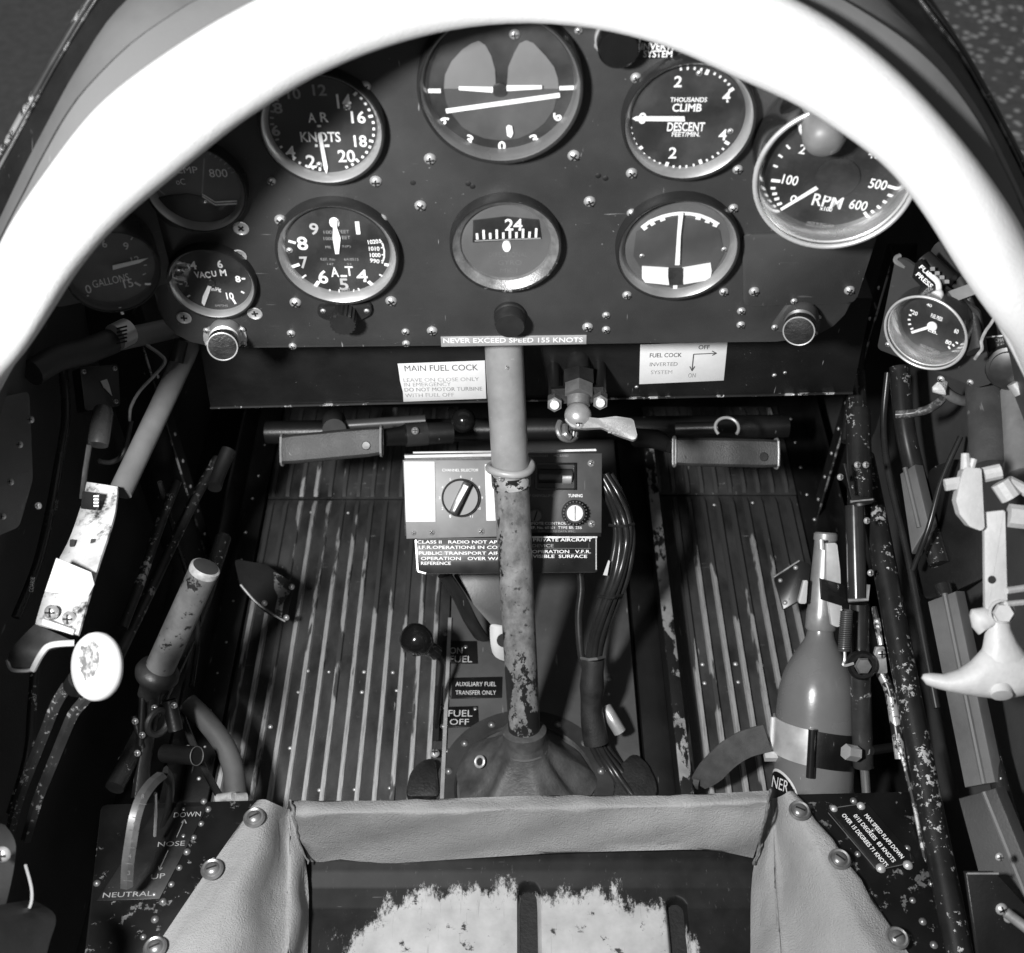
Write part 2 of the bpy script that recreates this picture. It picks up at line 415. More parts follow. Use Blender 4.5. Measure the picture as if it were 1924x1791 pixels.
# ------------------------------------------------------------------ the setting
def struct(mb, name, m, sharp=40): return tag(mb.build(name, m, None, sharp), None, kind='structure')
FLOOR = -.975                               # cockpit floor below the eye
def Zw(z): return CAM.z + z
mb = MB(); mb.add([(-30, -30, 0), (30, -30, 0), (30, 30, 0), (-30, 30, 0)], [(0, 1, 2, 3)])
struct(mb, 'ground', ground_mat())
mb = MB(); mb.box((0, .55, Zw(FLOOR) - .012), (.74, 1.3, .016)); struct(mb, 'cockpit_floor', black)
mb = MB(); mb.box((0, 1.13, Zw(-.68)), (.78, .016, .72)); struct(mb, 'firewall', black_flat)
for sgn, nm in ((-1, 'side_wall_left'), (1, 'side_wall_right')):
    # the fuselage side bulges outward at mid height
    mb = MB(); sec = [(.36, -.99), (.375, -.85), (.372, -.70), (.352, -.57), (.325, -.49), (.312, -.452)]
    ys = [-.25, .0, .3, .6, .9, 1.14]
    vs = []; n = len(sec)
    for y in ys:
        for x, z in sec: vs.append((sgn * x, y, Zw(z)))
        for x, z in sec[::-1]: vs.append((sgn * (x + .006), y, Zw(z)))
    fs = []
    for i in range(len(ys) - 1):
        for k in range(2 * n):
            k2 = (k + 1) % (2 * n); fs.append((i * 2 * n + k, i * 2 * n + k2, (i + 1) * 2 * n + k2, (i + 1) * 2 * n + k))
    mb.add(vs, fs); struct(mb, nm, wall_dark)

# ---- corrugated footboards: a sheet with pressed ribs, each rib a piece
def footboard(x0, x1, xs, y0, y1, label, split):
    zt = Zw(FLOOR)
    t = thing('footboard', label, 'floor board', Matrix.Translation(((x0 + x1) / 2, y0, zt)), 'corrugated footboards')
    cx = (x0 + x1) / 2
    mb = MB(); mb.box(((0), (split - y0) / 2, .001), (x1 - x0, split - y0, .002), bev=.0006); mb.build('sheet', board_black, t)
    mb = MB(); mb.box((0, (split + y1) / 2 - y0, .0035), (x1 - x0, y1 - split, .002), bev=.0006); mb.build('sheet', board_black, t)
    rm = {}
    for ln, z in ((split - y0 - .004, .002), (y1 - split - .004, .0045)):
        mb = MB(); w, h = .0024, .0042
        # trapezoid rib with tapered ends
        pr = [(-w - .0004, 0), (-w + .0004, h), (w - .0004, h), (w + .0004, 0)]
        vs = []
        for yy, k in ((0, .05), (.008, 1), (ln - .012, 1), (ln, .05)): vs += [(px, yy, z + pz * k) for px, pz in pr]
        fs = [(i * 4 + k, i * 4 + k + 1, i * 4 + k + 5, i * 4 + k + 4) for i in range(3) for k in range(3)]
        mb.add(vs, fs); o = mb.build('rib', rib_worn, t); rm[z] = o.data; bpy.data.objects.remove(o)
    for x in xs:
        link(rm[.002], 'rib', t, basis=Matrix.Translation((x - cx, .002, 0)))
        link(rm[.0045], 'rib', t, basis=Matrix.Translation((x - cx, split - y0 + .002, 0)))
    return t
pitch = .0158
left_board = footboard(-.272, -.064, [-.219 + pitch * k for k in range(-3, 10)], .46, 1.02,
    'black corrugated footboard with worn bright ribs, left of the control column', .872)
right_board = footboard(.156, .318, [.181 + pitch * k for k in range(-1, 9)], .46, 1.02,
    'black corrugated footboard between the control column and the gas bottle', .878)
# rivets holding the boards down
riv = MB().lathe([(0, .0022), (.0016, .0018), (.0028, .0005), (.003, 0)], 10); rvo = riv.build('rivet', alu); RIV = rvo.data; bpy.data.objects.remove(rvo)
dull_rivet = bpy.data.meshes.new_from_object(link(RIV, 'tmp')); bpy.data.objects.remove(bpy.data.objects['tmp'])
dull_rivet.materials[0] = steel
for board, pts in ((left_board, [(585, 962), (654, 963), (578, 1260), (618, 1262), (684, 1262), (738, 1263), (560, 1300), (680, 1300), (745, 1297), (600, 1484), (666, 1483), (732, 1480), (545, 1405), (508, 1365)]),
                   (right_board, [(1342, 948), (1414, 944), (1320, 1248), (1382, 1247), (1324, 1283), (1387, 1281), (1430, 1250)])):
    for x, y in pts:
        p = PZ(x, y, FLOOR + .003); link(RIV, 'rivet', board, basis=Matrix.Translation(p - board.location) @ Matrix.Scale(random.uniform(.55, .85), 4))

# ---- centre floor plate between the boards, with the flange on its right edge
ct = wthing('centre_floor_plate', 'dark grey centre floor plate under the control column carrying fuel placards', 'floor plate', (.045, .46, Zw(FLOOR)))
mb = MB(); mb.poly([(-.062, .44), (.118, .44), (.118, .98), (-.062, .98)], Zw(FLOOR) + .001, Zw(FLOOR) + .012, bev=.001)
ctp = wb(mb, 'plate', console_paint, ct)
for x, y in [(837, 1190), (875, 1216), (842, 1278), (842, 1310), (833, 1330), (893, 1332), (833, 1364), (840, 1411), (1144, 1275), (1143, 1303), (846, 1187)]:
    p = PZ(x, y, FLOOR + .012); o = link(dull_rivet, 'rivet', ct, basis=Matrix.Translation(p)); o.matrix_parent_inverse = ct.matrix_basis.inverted()
big = [(1145, 1303), (843, 1278)]
mb = MB(); mb.box((-.0625, .60, Zw(FLOOR) + .010), (.0035, .20, .012)); wb(mb, 'slot_guide', alu, ct)
fl = wthing('floor_flange', 'tall dark flange with a ragged strip of chipped paint beside the right footboard', 'flange', (.15, .46, Zw(FLOOR)))
mb = MB(); mb.box((.1485, .70, Zw(FLOOR) + .02), (.003, .52, .04)); wb(mb, 'web', black, fl)
mb = MB(); mb.box((.1345, .70, Zw(FLOOR) + .006), (.026, .52, .012), bev=.003); wb(mb, 'foot', black, fl)
mb = MB(); mb.box((.1525, .70, Zw(FLOOR) + .0415), (.011, .52, .003), bev=.001)
wb(mb, 'lip', chipped('flange_chip', .012, .42, 45, .47, .50, (1.5, .7, 1), big=6), fl)

# ---- padded white coaming roll round the cockpit opening
inner = [(-90, 905), (-40, 795), (0, 722), (26, 670), (78, 600), (122, 530), (151, 488), (192, 439), (232, 396), (293, 349), (391, 271), (447, 226), (484, 206), (536, 169), (606, 132), (684, 98), (762, 75), (840, 55), (950, 40), (1080, 42), (1204, 70), (1262, 88), (1334, 117), (1390, 148), (1450, 168), (1498, 193), (1540, 215), (1579, 243), (1637, 282), (1679, 318), (1724, 377), (1763, 433), (1803, 506), (1863, 585), (1890, 623), (1924, 692), (1965, 775), (2010, 880)]
outer = [(-190, 740), (-90, 600), (-30, 515), (0, 466), (50, 385), (80, 340), (108, 302), (145, 252), (185, 205), (235, 160), (320, 97), (395, 48), (440, 22), (510, -16), (590, -50), (680, -80), (765, -98), (850, -108), (950, -112), (1080, -108), (1200, -92), (1270, -76), (1340, -55), (1400, -36), (1455, -18), (1500, 2), (1560, 36), (1620, 78), (1690, 138), (1740, 190), (1795, 252), (1835, 302), (1880, 368), (1915, 425), (1940, 466), (1975, 525), (2030, 620), (2100, 740)]
assert len(inner) == len(outer)
def rimY(x, y, d=0.0):
    """the coaming lies farther forward at its crown than at its sides"""
    k = min(1, abs(x - 955) / 960)
    return .615 - .125 * k ** 1.4 + d
def smooth(p, it):
    p = [Vector(q) for q in p]
    for _ in range(it): p = [p[0]] + [(p[i - 1] + p[i] * 2 + p[i + 1]) / 4 for i in range(1, len(p) - 1)] + [p[-1]]
    return p
ci = smooth(spline([PY(x, y, rimY(x, y)) for x, y in inner], 3), 10); co = smooth(spline([PY(x, y, rimY(x, y, .012)) for x, y in outer], 3), 10)
pad = wthing('padded_coaming', 'thick white padded leather roll arching over the instrument panel', 'coaming', PY(950, 0, .615))
mb = MB(); n = 20; vs = []; fs = []
for i, (a, b) in enumerate(zip(ci, co)):
    m = (a + b) / 2; u = (b - a) / 2; r = u.length
    d = (ci[min(i + 1, len(ci) - 1)] - ci[max(i - 1, 0)]).normalized(); w = u.cross(d).normalized() * r * .8
    wob = 1 + .005 * math.sin(i * .31)
    for k in range(n):
        an = 2 * math.pi * k / n; vs.append(m + u * math.cos(an) * wob + w * math.sin(an))
for i in range(len(ci) - 1):
    for k in range(n):
        k2 = (k + 1) % n; fs.append((i * n + k, i * n + k2, (i + 1) * n + k2, (i + 1) * n + k))
mb.add(vs, fs); wb(mb, 'leather_roll', pad_hide, pad, 80)
# lacing seam under the roll
mb = MB(); mb.tube([a + (a - b).normalized() * -.002 + Vector((0, .010, -.002)) for a, b in zip(ci, co)], .0022, 8); wb(mb, 'piping', mat('pad_piping', .6, .6), pad, 80)

# ---- fuselage skin outside the coaming: inner strip, dark joint, outer strip, black canopy rail
def band(a, b, th, ends=True):
    """solid strip between two rows of points, th thick below"""
    mb = MB(); vs = []; fs = []
    for i, (p, q) in enumerate(zip(a, b)):
        d = (a[min(i + 1, len(a) - 1)] - a[max(i - 1, 0)]).normalized(); nrm = (q - p).cross(d).normalized()
        if nrm.dot(CAM - p) < 0: nrm = -nrm
        mid = (p + q) / 2 + nrm * .004
        vs += [p, mid, q, q - nrm * th, p - nrm * th]
    for i in range(len(a) - 1):
        for k in range(5): k2 = (k + 1) % 5; fs.append((i * 5 + k, i * 5 + k2, (i + 1) * 5 + k2, (i + 1) * 5 + k))
    mb.add(vs, fs); return mb
groove = [(-130, 720), (-70, 610), (-30, 530), (-8, 470), (22, 408), (48, 358), (68, 318), (95, 268), (125, 216), (165, 162), (245, 82), (330, 22), (385, -10), (470, -50), (570, -90), (670, -118), (765, -136), (850, -146), (950, -150), (1080, -146), (1200, -128), (1280, -112), (1360, -88), (1430, -64), (1500, -40), (1560, -14), (1620, 20), (1690, 66), (1745, 112), (1790, 160), (1830, 215), (1862, 270), (1900, 345), (1930, 410), (1955, 465), (1990, 540), (2040, 640), (2110, 760)]
blk = [(-145, 715), (-85, 605), (-45, 525), (-20, 460), (10, 396), (34, 340), (58, 290), (88, 232), (112, 186), (140, 136), (200, 42), (255, -15), (310, -50), (410, -100), (530, -140), (650, -165), (765, -180), (850, -186), (950, -190), (1080, -186), (1220, -172), (1320, -152), (1420, -126), (1510, -92), (1590, -52), (1645, -20), (1690, 22), (1735, 70), (1775, 122), (1808, 176), (1845, 238), (1876, 300), (1912, 380), (1940, 440), (1965, 495), (2000, 570), (2050, 670), (2120, 790)]
rail = [(-190, 640), (-130, 530), (-90, 455), (-66, 412), (-38, 362), (-15, 320), (12, 276), (42, 222), (68, 176), (96, 126), (148, 38), (190, -30), (240, -90), (350, -160), (490, -200), (630, -225), (765, -240), (850, -246), (950, -250), (1080, -246), (1240, -230), (1360, -205), (1480, -175), (1590, -130), (1680, -78), (1728, -18), (1760, 30), (1796, 84), (1828, 136), (1858, 190), (1890, 252), (1918, 306), (1952, 375), (1980, 432), (2005, 486), (2040, 560), (2090, 655), (2160, 770)]
cg = spline([PY(x, y, rimY(x, y, .05)) for x, y in groove], 3)
cb = spline([PY(x, y, rimY(x, y, .085)) for x, y in blk], 3)
cr = spline([PY(x, y, rimY(x, y, .125)) for x, y in rail], 3)
sk = wthing('coaming_skin', 'grey painted metal coaming skin curving outside the white padded roll', 'fuselage skin', PY(950, -60, .66))
cow = [(b * .55 + a * .45) for a, b in zip(ci, co)]
cow = [m + Vector((0, .022, -.004)) for m in cow]
wb(band(cow, [p * .985 + q * .015 for p, q in zip(cg, co)], .004), 'inner_strip', skin_grey, sk, 60)
wb(band([p + Vector((0, .004, -.003)) for p in cg], cb, .004), 'outer_strip', skin_grey, sk, 60)
mb = MB(); mb.tube([p + Vector((0, .001, -.0035)) for p in cg], .0028, 8); wb(mb, 'joint_seal', gasket, sk, 80)
rl = wthing('canopy_rail', 'black canopy rail with a thin bare edge outside the grey coaming', 'canopy rail', PY(950, -200, .74))
wb(band([p + Vector((0, .003, -.004)) for p in cb], cr, .012), 'rail_strip', gasket, rl, 60)
mb = MB(); mb.tube([p + Vector((0, .002, .001)) for p in cr], .0024, 8); wb(mb, 'edge_bead', chipped('rail_edge', .02, .3, 60, .6, .64), rl, 80)
mb = MB(); mb.tube([p * .62 + q * .38 + Vector((0, .0, .0045)) for p, q in zip(cr, cb)], .0011, 6); wb(mb, 'edge_bead', chipped('rail_edge2', .012, .16, 60, .5, .6), rl, 80)

# ------------------------------------------------------------------ lettering
def text_mesh(s):
    cu = bpy.data.curves.new('lettering', 'FONT'); cu.body = s; cu.align_x = 'CENTER'; cu.resolution_u = 3; cu.space_line = .95
    return cu
def letter(fr, s, cx, cy, w, h, m, parent, ang=0., z=.0005, fat=.0, name='lettering', local=False, world=False):
    """raised lettering that fills w x h photograph pixels round (cx, cy) on the frame's face"""
    cu = text_mesh(s); cu.offset = fat
    o = bpy.data.objects.new('tmp', cu); COL.objects.link(o)
    dg = bpy.context.evaluated_depsgraph_get(); me = bpy.data.meshes.new_from_object(o.evaluated_get(dg)); bpy.data.objects.remove(o)
    xs = [v.co.x for v in me.vertices]; ys = [v.co.y for v in me.vertices]
    sx, sy = fr.scale(cx, cy) if not local else (1, 1)
    c = fr.loc(cx, cy, z) if not local else Vector((cx, cy, z))
    W_, H_ = w * sx, h * sy
    kx = W_ / (max(xs) - min(xs)); ky = H_ / (max(ys) - min(ys))
    mx = (max(xs) + min(xs)) / 2; my = (max(ys) + min(ys)) / 2
    M = Matrix.Translation(c) @ Matrix.Rotation(ang, 4, 'Z')
    if world: M = fr.M @ M
    for v in me.vertices: v.co = M @ Vector(((v.co.x - mx) * kx, (v.co.y - my) * ky, 0))
    me.materials.append(m); me.name = name
    o = link(me, name, parent)
    if world and not parent.parent: o.matrix_parent_inverse = parent.matrix_basis.inverted()
    return o

def bar2(fr, x0, y0, x1, y1, w, z=.0005, th=.0004, taper=1.0):
    """flat bar between two photograph points on the face, w pixels wide; returns its 2-D outline"""
    a = fr.loc(x0, y0, z); b = fr.loc(x1, y1, z); sx, _ = fr.scale(x0, y0)
    d = (b - a).normalized(); nrm = Vector((-d.y, d.x, 0)) * (w * sx / 2)
    return [(a + nrm)[:2], (a - nrm)[:2], (b - nrm * taper)[:2], (b + nrm * taper)[:2]]
def bars(fr, lst, m, parent, z=.0005, name='tick_marks', th=.0004, world=False):
    mb = MB()
    for q in lst: mb.poly(bar2(fr, *q[:5], z=z, taper=(q[5] if len(q) > 5 else 1)), z, z + th, fr.M if world else None)
    o = mb.build(name, m, parent)
    if world and not parent.parent: o.matrix_parent_inverse = parent.matrix_basis.inverted()
    return o
def arc_ticks(Rr, lst, m, parent, z=.0005, th=.0004, cx=0, cy=0):
    """ticks (angle in degrees, inner, outer radius as part of Rr, width m)"""
    mb = MB()
    for a, r0, r1, w in lst:
        c, s_ = math.cos(R(a)), math.sin(R(a)); nx, ny = -s_ * w / 2, c * w / 2
        mb.poly([(cx + c * r0 * Rr + nx, cy + s_ * r0 * Rr + ny), (cx + c * r0 * Rr - nx, cy + s_ * r0 * Rr - ny),
                 (cx + c * r1 * Rr - nx, cy + s_ * r1 * Rr - ny), (cx + c * r1 * Rr + nx, cy + s_ * r1 * Rr + ny)], z, z + th)
    return mb.build('tick_marks', m, parent)
def pxpoly(fr, pts, z): return [tuple(fr.loc(x, y, z)[:2]) for x, y in pts]

# ------------------------------------------------------------------ instrument panel
PANEL = .657
PN = Vector((0, -1, 0))
pf = Fr(PY(950, 400, PANEL), PN)
ip = thing('instrument_panel', 'black painted instrument panel with rounded lower corners and many screws', 'instrument panel', pf.M)
def rounded(pts, rad, seg=6):
    out = []; n = len(pts)
    for i in range(n):
        p = Vector(pts[i]); a = Vector(pts[i - 1]); b = Vector(pts[(i + 1) % n]); r = rad[i] if isinstance(rad, list) else rad
        if r <= 0: out.append(tuple(p)); continue
        u = (a - p).normalized(); v = (b - p).normalized()
        s0 = p + u * r; s1 = p + v * r
        for k in range(seg + 1):
            t = k / seg; out.append(tuple((s0 * (1 - t) ** 2 + p * 2 * t * (1 - t) + s1 * t * t)))
    return out
outl = pxpoly(pf, [(300, 655), (1600, 640), (1650, 100), (1350, -150), (560, -150), (250, 150)], 0)
mb = MB(); mb.poly(rounded(outl, [.052, .055, .03, .04, .04, .03]), -.004, 0, bev=.0012); mb.build('panel_plate', panel_black, ip)
mb = MB(); mb.poly(rounded(pxpoly(pf, [(1394, 437), (1396, 572), (1606, 566), (1650, 430)], .0), .006), .0002, .002, bev=.0006); mb.build('cover_plate', panel_black, ip)
sc = MB(); sc.lathe([(0, .0028), (.0016, .0026), (.003, .0018), (.0038, .0006), (.004, 0)], 14)
sc.cur = 1; sc.box((0, 0, .0027), (.0050, .0010, .0007)); sc.box((0, 0, .0027), (.0010, .0050, .0007))
scm = sc.build('screw', [alu, black_flat]); SCREW = scm.data; bpy.data.objects.remove(scm)
sd = MB(); sd.lathe([(.0046, 0), (.005, .0006), (.0043, .0009), (.0036, .0004), (0, .0006)], 14); sd.cur = 1
sd.box((0, 0, .0007), (.0042, .001, .0006)); sd.box((0, 0, .0007), (.001, .0042, .0006))
sdm = sd.build('screw', [alu, black_flat]); CSK = sdm.data; bpy.data.objects.remove(sdm)
def screws(fr, lst, parent, me=None, k=1.0, z=0., world=False):
    for q in lst:
        p = fr.loc(q[0], q[1], z)
        M = Matrix.Translation(p) @ Matrix.Rotation(random.uniform(0, 3), 4, 'Z') @ Matrix.Scale(k * (q[2] if len(q) > 2 else 1), 4)
        o = link(me or SCREW, 'screw', parent, basis=(fr.M @ M if world else M))
        if world: o.matrix_parent_inverse = parent.matrix_basis.inverted()
screws(pf, [(808, 298), (1078, 292), (790, 386), (1108, 378), (716, 412, 1.05), (527, 413, 1.05), (555, 568, 1.05), (735, 565, 1.05),
            (812, 621, 1.0), (1104, 614, 1.0), (762, 623, .75), (763, 645, .75), (547, 626, .8), (550, 650, .75), (1139, 592, .75), (1139, 619, .8),
            (1187, 400, .85), (1378, 391, .85), (1178, 554, .85), (1360, 548, .85), (1393, 584, .8), (1392, 610, .8), (1195, 146, .85),
            (1187, 325, .95), (1386, 318, .85), (706, 340, 1), (510, 340, .75), (686, 162, .9), (1087, 57, .6), (1125, 85, .7)], ip)
screws(pf, [(1417, 547, .95), (1596, 545, .95)], ip, z=.002)
screws(pf, [(453, 428), (449, 480), (346, 596), (479, 588)], ip, CSK, 1.1)
# spare drilled holes
for x, y in [(776, 343), (1138, 335), (880, 345), (888, 350), (1124, 330)]:
    mb = MB(); mb.lathe([(0, .0003), (.0016, .0003), (.002, .0)], 10, Matrix.Translation(pf.loc(x, y))); mb.build('drilled_hole', black_flat, ip)

# ------------------------------------------------------------------ round gauges
def gauge(name, label, cx, cy, rpx, n=PN, Y=PANEL, dial=dial_black, bz=bezel_black, flank=bezel_flank, h=.009, inner=.86, dz=.0015, body=0., t=None, cat='gauge', rim=.955, glassdome=0, up=(0, 0, 1)):
    """cx, cy, rpx: the bezel's front ring in the photograph"""
    n = Vector(n).normalized()
    if t is None: p = PY(cx, cy, Y - h)
    else: p = PT(cx, cy, t)
    fr = Fr(p - n * h, n, up); Rr = rpx * (p - CAM).dot(FWD) / F
    root = thing(name, label, cat, fr.M)
    mb = MB(); mb.lathe([(Rr, -body), (Rr, h * .35), (Rr * .995, h * .8), (Rr * .98, h), (Rr * rim, h), (Rr * (rim - .012), h * .9)], 72); b = mb.build('bezel', bz, root, 30)
    mb = MB(); mb.lathe([(Rr * (rim - .012), h * .9), (Rr * (rim - .03), h * .82), (Rr * (inner + .015), h * .42), (Rr * inner, dz)], 72); mb.build('bezel_flank', flank, b, 30)
    if flank is chrome:
        for q, e in ((.985, Rr * .032), (rim - .03, Rr * .012)):
            mb = MB(); mb.tube([(Rr * q * math.cos(k * math.pi / 36), Rr * q * math.sin(k * math.pi / 36), h * (1.0 if q > .98 else .84)) for k in range(73)], e, 8); mb.build('bright_edge', mat('bright_edge', .8, .3, .55, .1, 30), b, 60)  # added bright rings stand in for highlights along the chrome rim
    mb = MB(); mb.lathe([(0, dz), (Rr * (inner + .01), dz), (Rr * (inner + .01), dz - .001)], 64); d = mb.build('dial', dial, root)
    mb = MB(); gz = h * .45 + .001; mb.lathe([(0, gz + glassdome), (Rr * .5, gz + glassdome * .75), (Rr * (inner + .012), gz)], 48); mb.build('glass', glass, root)
    return root, fr, d, dz + .0004, Rr
def hand(fr, root, pts, z, m=None, name='pointer'):
    mb = MB(); mb.poly(pxpoly(fr, pts, z), z, z + .0006); return mb.build(name, m or lume, root)
def hub(root, fr, x, y, r, z, m=None):
    mb = MB(); mb.lathe([(r, z), (r, z + .001), (r * .8, z + .0014), (0, z + .0014)], 24, Matrix.Translation(Vector((*fr.loc(x, y, z)[:2], 0)))); return mb.build('hub', m or bezel_black, root)

# airspeed
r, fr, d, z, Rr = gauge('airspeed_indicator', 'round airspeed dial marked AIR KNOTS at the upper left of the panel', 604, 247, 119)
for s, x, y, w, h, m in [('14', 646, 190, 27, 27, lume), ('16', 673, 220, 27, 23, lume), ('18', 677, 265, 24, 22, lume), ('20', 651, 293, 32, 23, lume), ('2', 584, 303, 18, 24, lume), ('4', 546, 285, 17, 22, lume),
                         ('6', 518, 245, 16, 20, lume_dim), ('8', 522, 203, 17, 20, lume_dim), ('10', 552, 176, 25, 20, lume_dim), ('12', 600, 169, 26, 21, lume_dim),  # coaming shade put into the paint: these numerals are dimmed
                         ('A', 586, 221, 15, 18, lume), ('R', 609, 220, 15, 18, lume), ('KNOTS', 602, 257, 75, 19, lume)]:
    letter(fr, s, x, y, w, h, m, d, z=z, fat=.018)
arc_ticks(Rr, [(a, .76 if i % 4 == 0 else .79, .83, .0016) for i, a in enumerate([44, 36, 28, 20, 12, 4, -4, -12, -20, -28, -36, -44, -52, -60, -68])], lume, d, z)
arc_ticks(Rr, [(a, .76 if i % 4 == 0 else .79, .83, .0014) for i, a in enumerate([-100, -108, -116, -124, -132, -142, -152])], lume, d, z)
arc_ticks(Rr, [(a, .77, .83, .0011) for a in (-162, -172, 178, 170, 162, 154, 146)], lume_dim, d, z)  # ticks on the shaded side dimmed in colour too
hand(fr, r, [(597, 250), (604, 248), (616, 314), (614, 326), (609, 316)], z + .0012)
bars(fr, [(592, 273, 597, 273, 5), (608, 273, 619, 273, 5), (596, 236, 603, 236, 4)], lume, d, z)
screws(fr, [(652, 200, .6), (600, 309, .55)], d, z=z)

# artificial horizon
r, fr, d, z, Rr = gauge('attitude_indicator', 'large artificial horizon with tilted white bar and two pale petals, top centre', 940, 172, 158, dial=dial_black, h=.012, inner=.885, rim=.96, flank=mat('horizon_flank', .16, .3, .3))
mid = dial_mid
mb = MB()
mb.poly(pxpoly(fr, [(834, 166), (836, 140), (848, 115), (868, 93), (886, 81), (900, 76), (912, 84), (923, 104), (930, 130), (932, 166)], z), z, z + .0004)
mb.poly(pxpoly(fr, [(952, 166), (955, 125), (966, 99), (976, 81), (989, 75), (1002, 80), (1025, 104), (1041, 125), (1048, 146), (1050, 166)], z), z, z + .0004)
mb.build('sky_petals', mat('petal_grey', .17, .5, 0, .1, 20), d)
mb = MB(); mb.poly(pxpoly(fr, [(834, 166.5), (838, 190), (848, 212), (868, 237), (888, 250), (910, 259), (942, 263), (974, 259), (1000, 248), (1022, 231), (1040, 206), (1050, 166.5)], z), z, z + .0005); mb.build('ground_field', mat('field_grey', .062, .5, 0, .1, 20), d)
bars(fr, [(838, 208, 1052, 178, 9)], lume, r, z + .0012, 'horizon_bar')
bars(fr, [(802, 170, 828, 170, 8), (1051, 165, 1078, 164, 8)], lume, d, z)
bars(fr, [(862, 165, 926, 168, 7, 1.6), (1018, 163, 952, 165, 7, 1.6)], lume, r, z + .0024, 'aircraft_symbol')
hub(r, fr, 939, 168, .0045, z + .001, bezel_black)
for s, x, y, a in [('6', 835, 226, -.9), ('3', 881, 262, -.45), ('0', 943, 274, 0), ('3', 1004, 261, .45), ('6', 1046, 219, .9)]:
    letter(fr, s, x, y, 14, 18, lume, d, a, z=z, fat=.03)
hand(fr, r, [(951, 238), (955, 234), (962, 236), (964, 250), (960, 258), (953, 254)], z + .002, name='bank_pointer')
screws(fr, [(967, 64, .8)], d, z=z)

# climb and descent
r, fr, d, z, Rr = gauge('vertical_speed_indicator', 'round climb and descent dial with its hand at zero, upper right of the panel', 1295, 232, 127, inner=.85)
for s, x, y, w, h in [('2', 1274, 153, 15, 21), ('4', 1365, 181, 15, 22), ('4', 1358, 253, 15, 21), ('2', 1264, 287, 15, 21), ('0', 1207, 222, 15, 21), ('CLIMB', 1291, 202, 55, 15), ('DESCENT', 1289, 238, 70, 17)]:
    letter(fr, s, x, y, w, h, lume, d, z=z, fat=.02)
letter(fr, 'THOUSANDS', 1294, 187, 69, 9, lume, d, z=z, fat=.02); letter(fr, 'FEET/MIN.', 1289, 252, 53, 9, lume, d, z=z, fat=.02)
arc_ticks(Rr, [(a, .75 if i % 5 == 4 else .79, .83, .0021 if i % 5 == 4 else .0012) for i, a in enumerate([-170, -163, -156, -149, -142, -134, -126, -119, -112, -104, -96, -89, -82, -74, -66, -59, -52, -45, -38, -30])], lume, d, z, cx=-.002, cy=-.001)
arc_ticks(Rr, [(a, .75 if i % 5 == 4 else .79, .83, .0021 if i % 5 == 4 else .0012) for i, a in enumerate([100, 93, 86, 79, 72, 64, 57, 50, 44, 37])], lume, d, z, cx=-.002, cy=-.001)
hand(fr, r, [(1286, 218), (1287, 227), (1195, 226), (1188, 222), (1195, 218)], z + .0012)
screws(fr, [(1314, 137, .5), (1372, 246, .5)], d, z=z)

# rev counter: stands proud in a chrome ring
r, fr, d, z, Rr = gauge('tachometer', 'big chrome rimmed RPM gauge at the right end of the panel', 1569, 338, 150, n=(-.12, -.99, .03), Y=.63, bz=mat('chrome_dark_reflection', .3, .2, .95, .1, 15), flank=chrome, h=.016, inner=.86, rim=.97, body=.02, glassdome=.001)  # bezel colour darkened to stand in for dark reflections in the chrome
for s, x, y, w, h in [('100', 1485, 338, 30, 18), ('2', 1508, 280, 12, 18), ('400', 1648, 290, 32, 17), ('500', 1650, 346, 34, 18), ('600', 1613, 385, 34, 18), ('RPM', 1555, 378, 57, 22), ('0', 1491, 373, 12, 13)]:
    letter(fr, s, x, y, w, h, lume, d, -.1, z=z, fat=.015)
letter(fr, 'x100', 1552, 392, 24, 8, lume, d, -.08, z=z, fat=.02); letter(fr, 'MADE IN ENGLAND', 1542, 421, 52, 5, lume_dim, d, -.08, z=z)
bars(fr, [(1449, 338, 1466, 340, 6), (1448, 353, 1457, 353, 5), (1451, 364, 1460, 363, 5), (1455, 374, 1464, 372, 5), (1460, 384, 1469, 381, 5), (1668, 349, 1686, 354, 6), (1668, 365, 1677, 368, 5), (1659, 377, 1667, 381, 5), (1648, 386, 1655, 392, 5), (1637, 395, 1644, 401, 5), (1624, 398, 1632, 409, 6),
          (1655, 283, 1668, 276, 5), (1453, 310, 1461, 313, 4), (1463, 290, 1470, 295, 4), (1478, 272, 1484, 279, 4)], lume, d, z)
hub(r, fr, 1573, 333, .0135, z + .0004, dial_black)
hand(fr, r, [(1533, 349), (1538, 354), (1468, 395), (1466, 391)], z + .001)

# exhaust temperature
r, fr, d, z, Rr = gauge('temperature_gauge', 'dark exhaust temperature gauge half hidden under the white coaming', 366, 358, 97, inner=.85, dial=dial_grey)
letter(fr, 'TEMP', 345, 319, 52, 12, lume, d, z=z); letter(fr, 'oC', 339, 341, 17, 11, lume, d, z=z); letter(fr, '800', 410, 325, 34, 15, lume, d, z=z)
bars(fr, [(384, 296, 380, 362, 3), (293, 352, 310, 365, 2)], lume_dim, d, z)
mb = MB(); mb.poly(pxpoly(fr, [(290, 372), (320, 366), (350, 363), (378, 367), (404, 385), (445, 383), (437, 400), (415, 418), (385, 430), (355, 431), (320, 423), (298, 405)], z), z, z + .001); mb.build('mask', dial_black, d)
bars(fr, [(404, 379, 445, 377, 2.5), (404, 384, 445, 382, 2.5), (380, 364, 404, 379, 2), (380, 368, 404, 384, 2)], lume, d, z + .001)
arc_ticks(Rr, [(a, .76, .83, .0008) for a in (20, 28, 36, 44, 52, 60)], lume_dim, d, z)

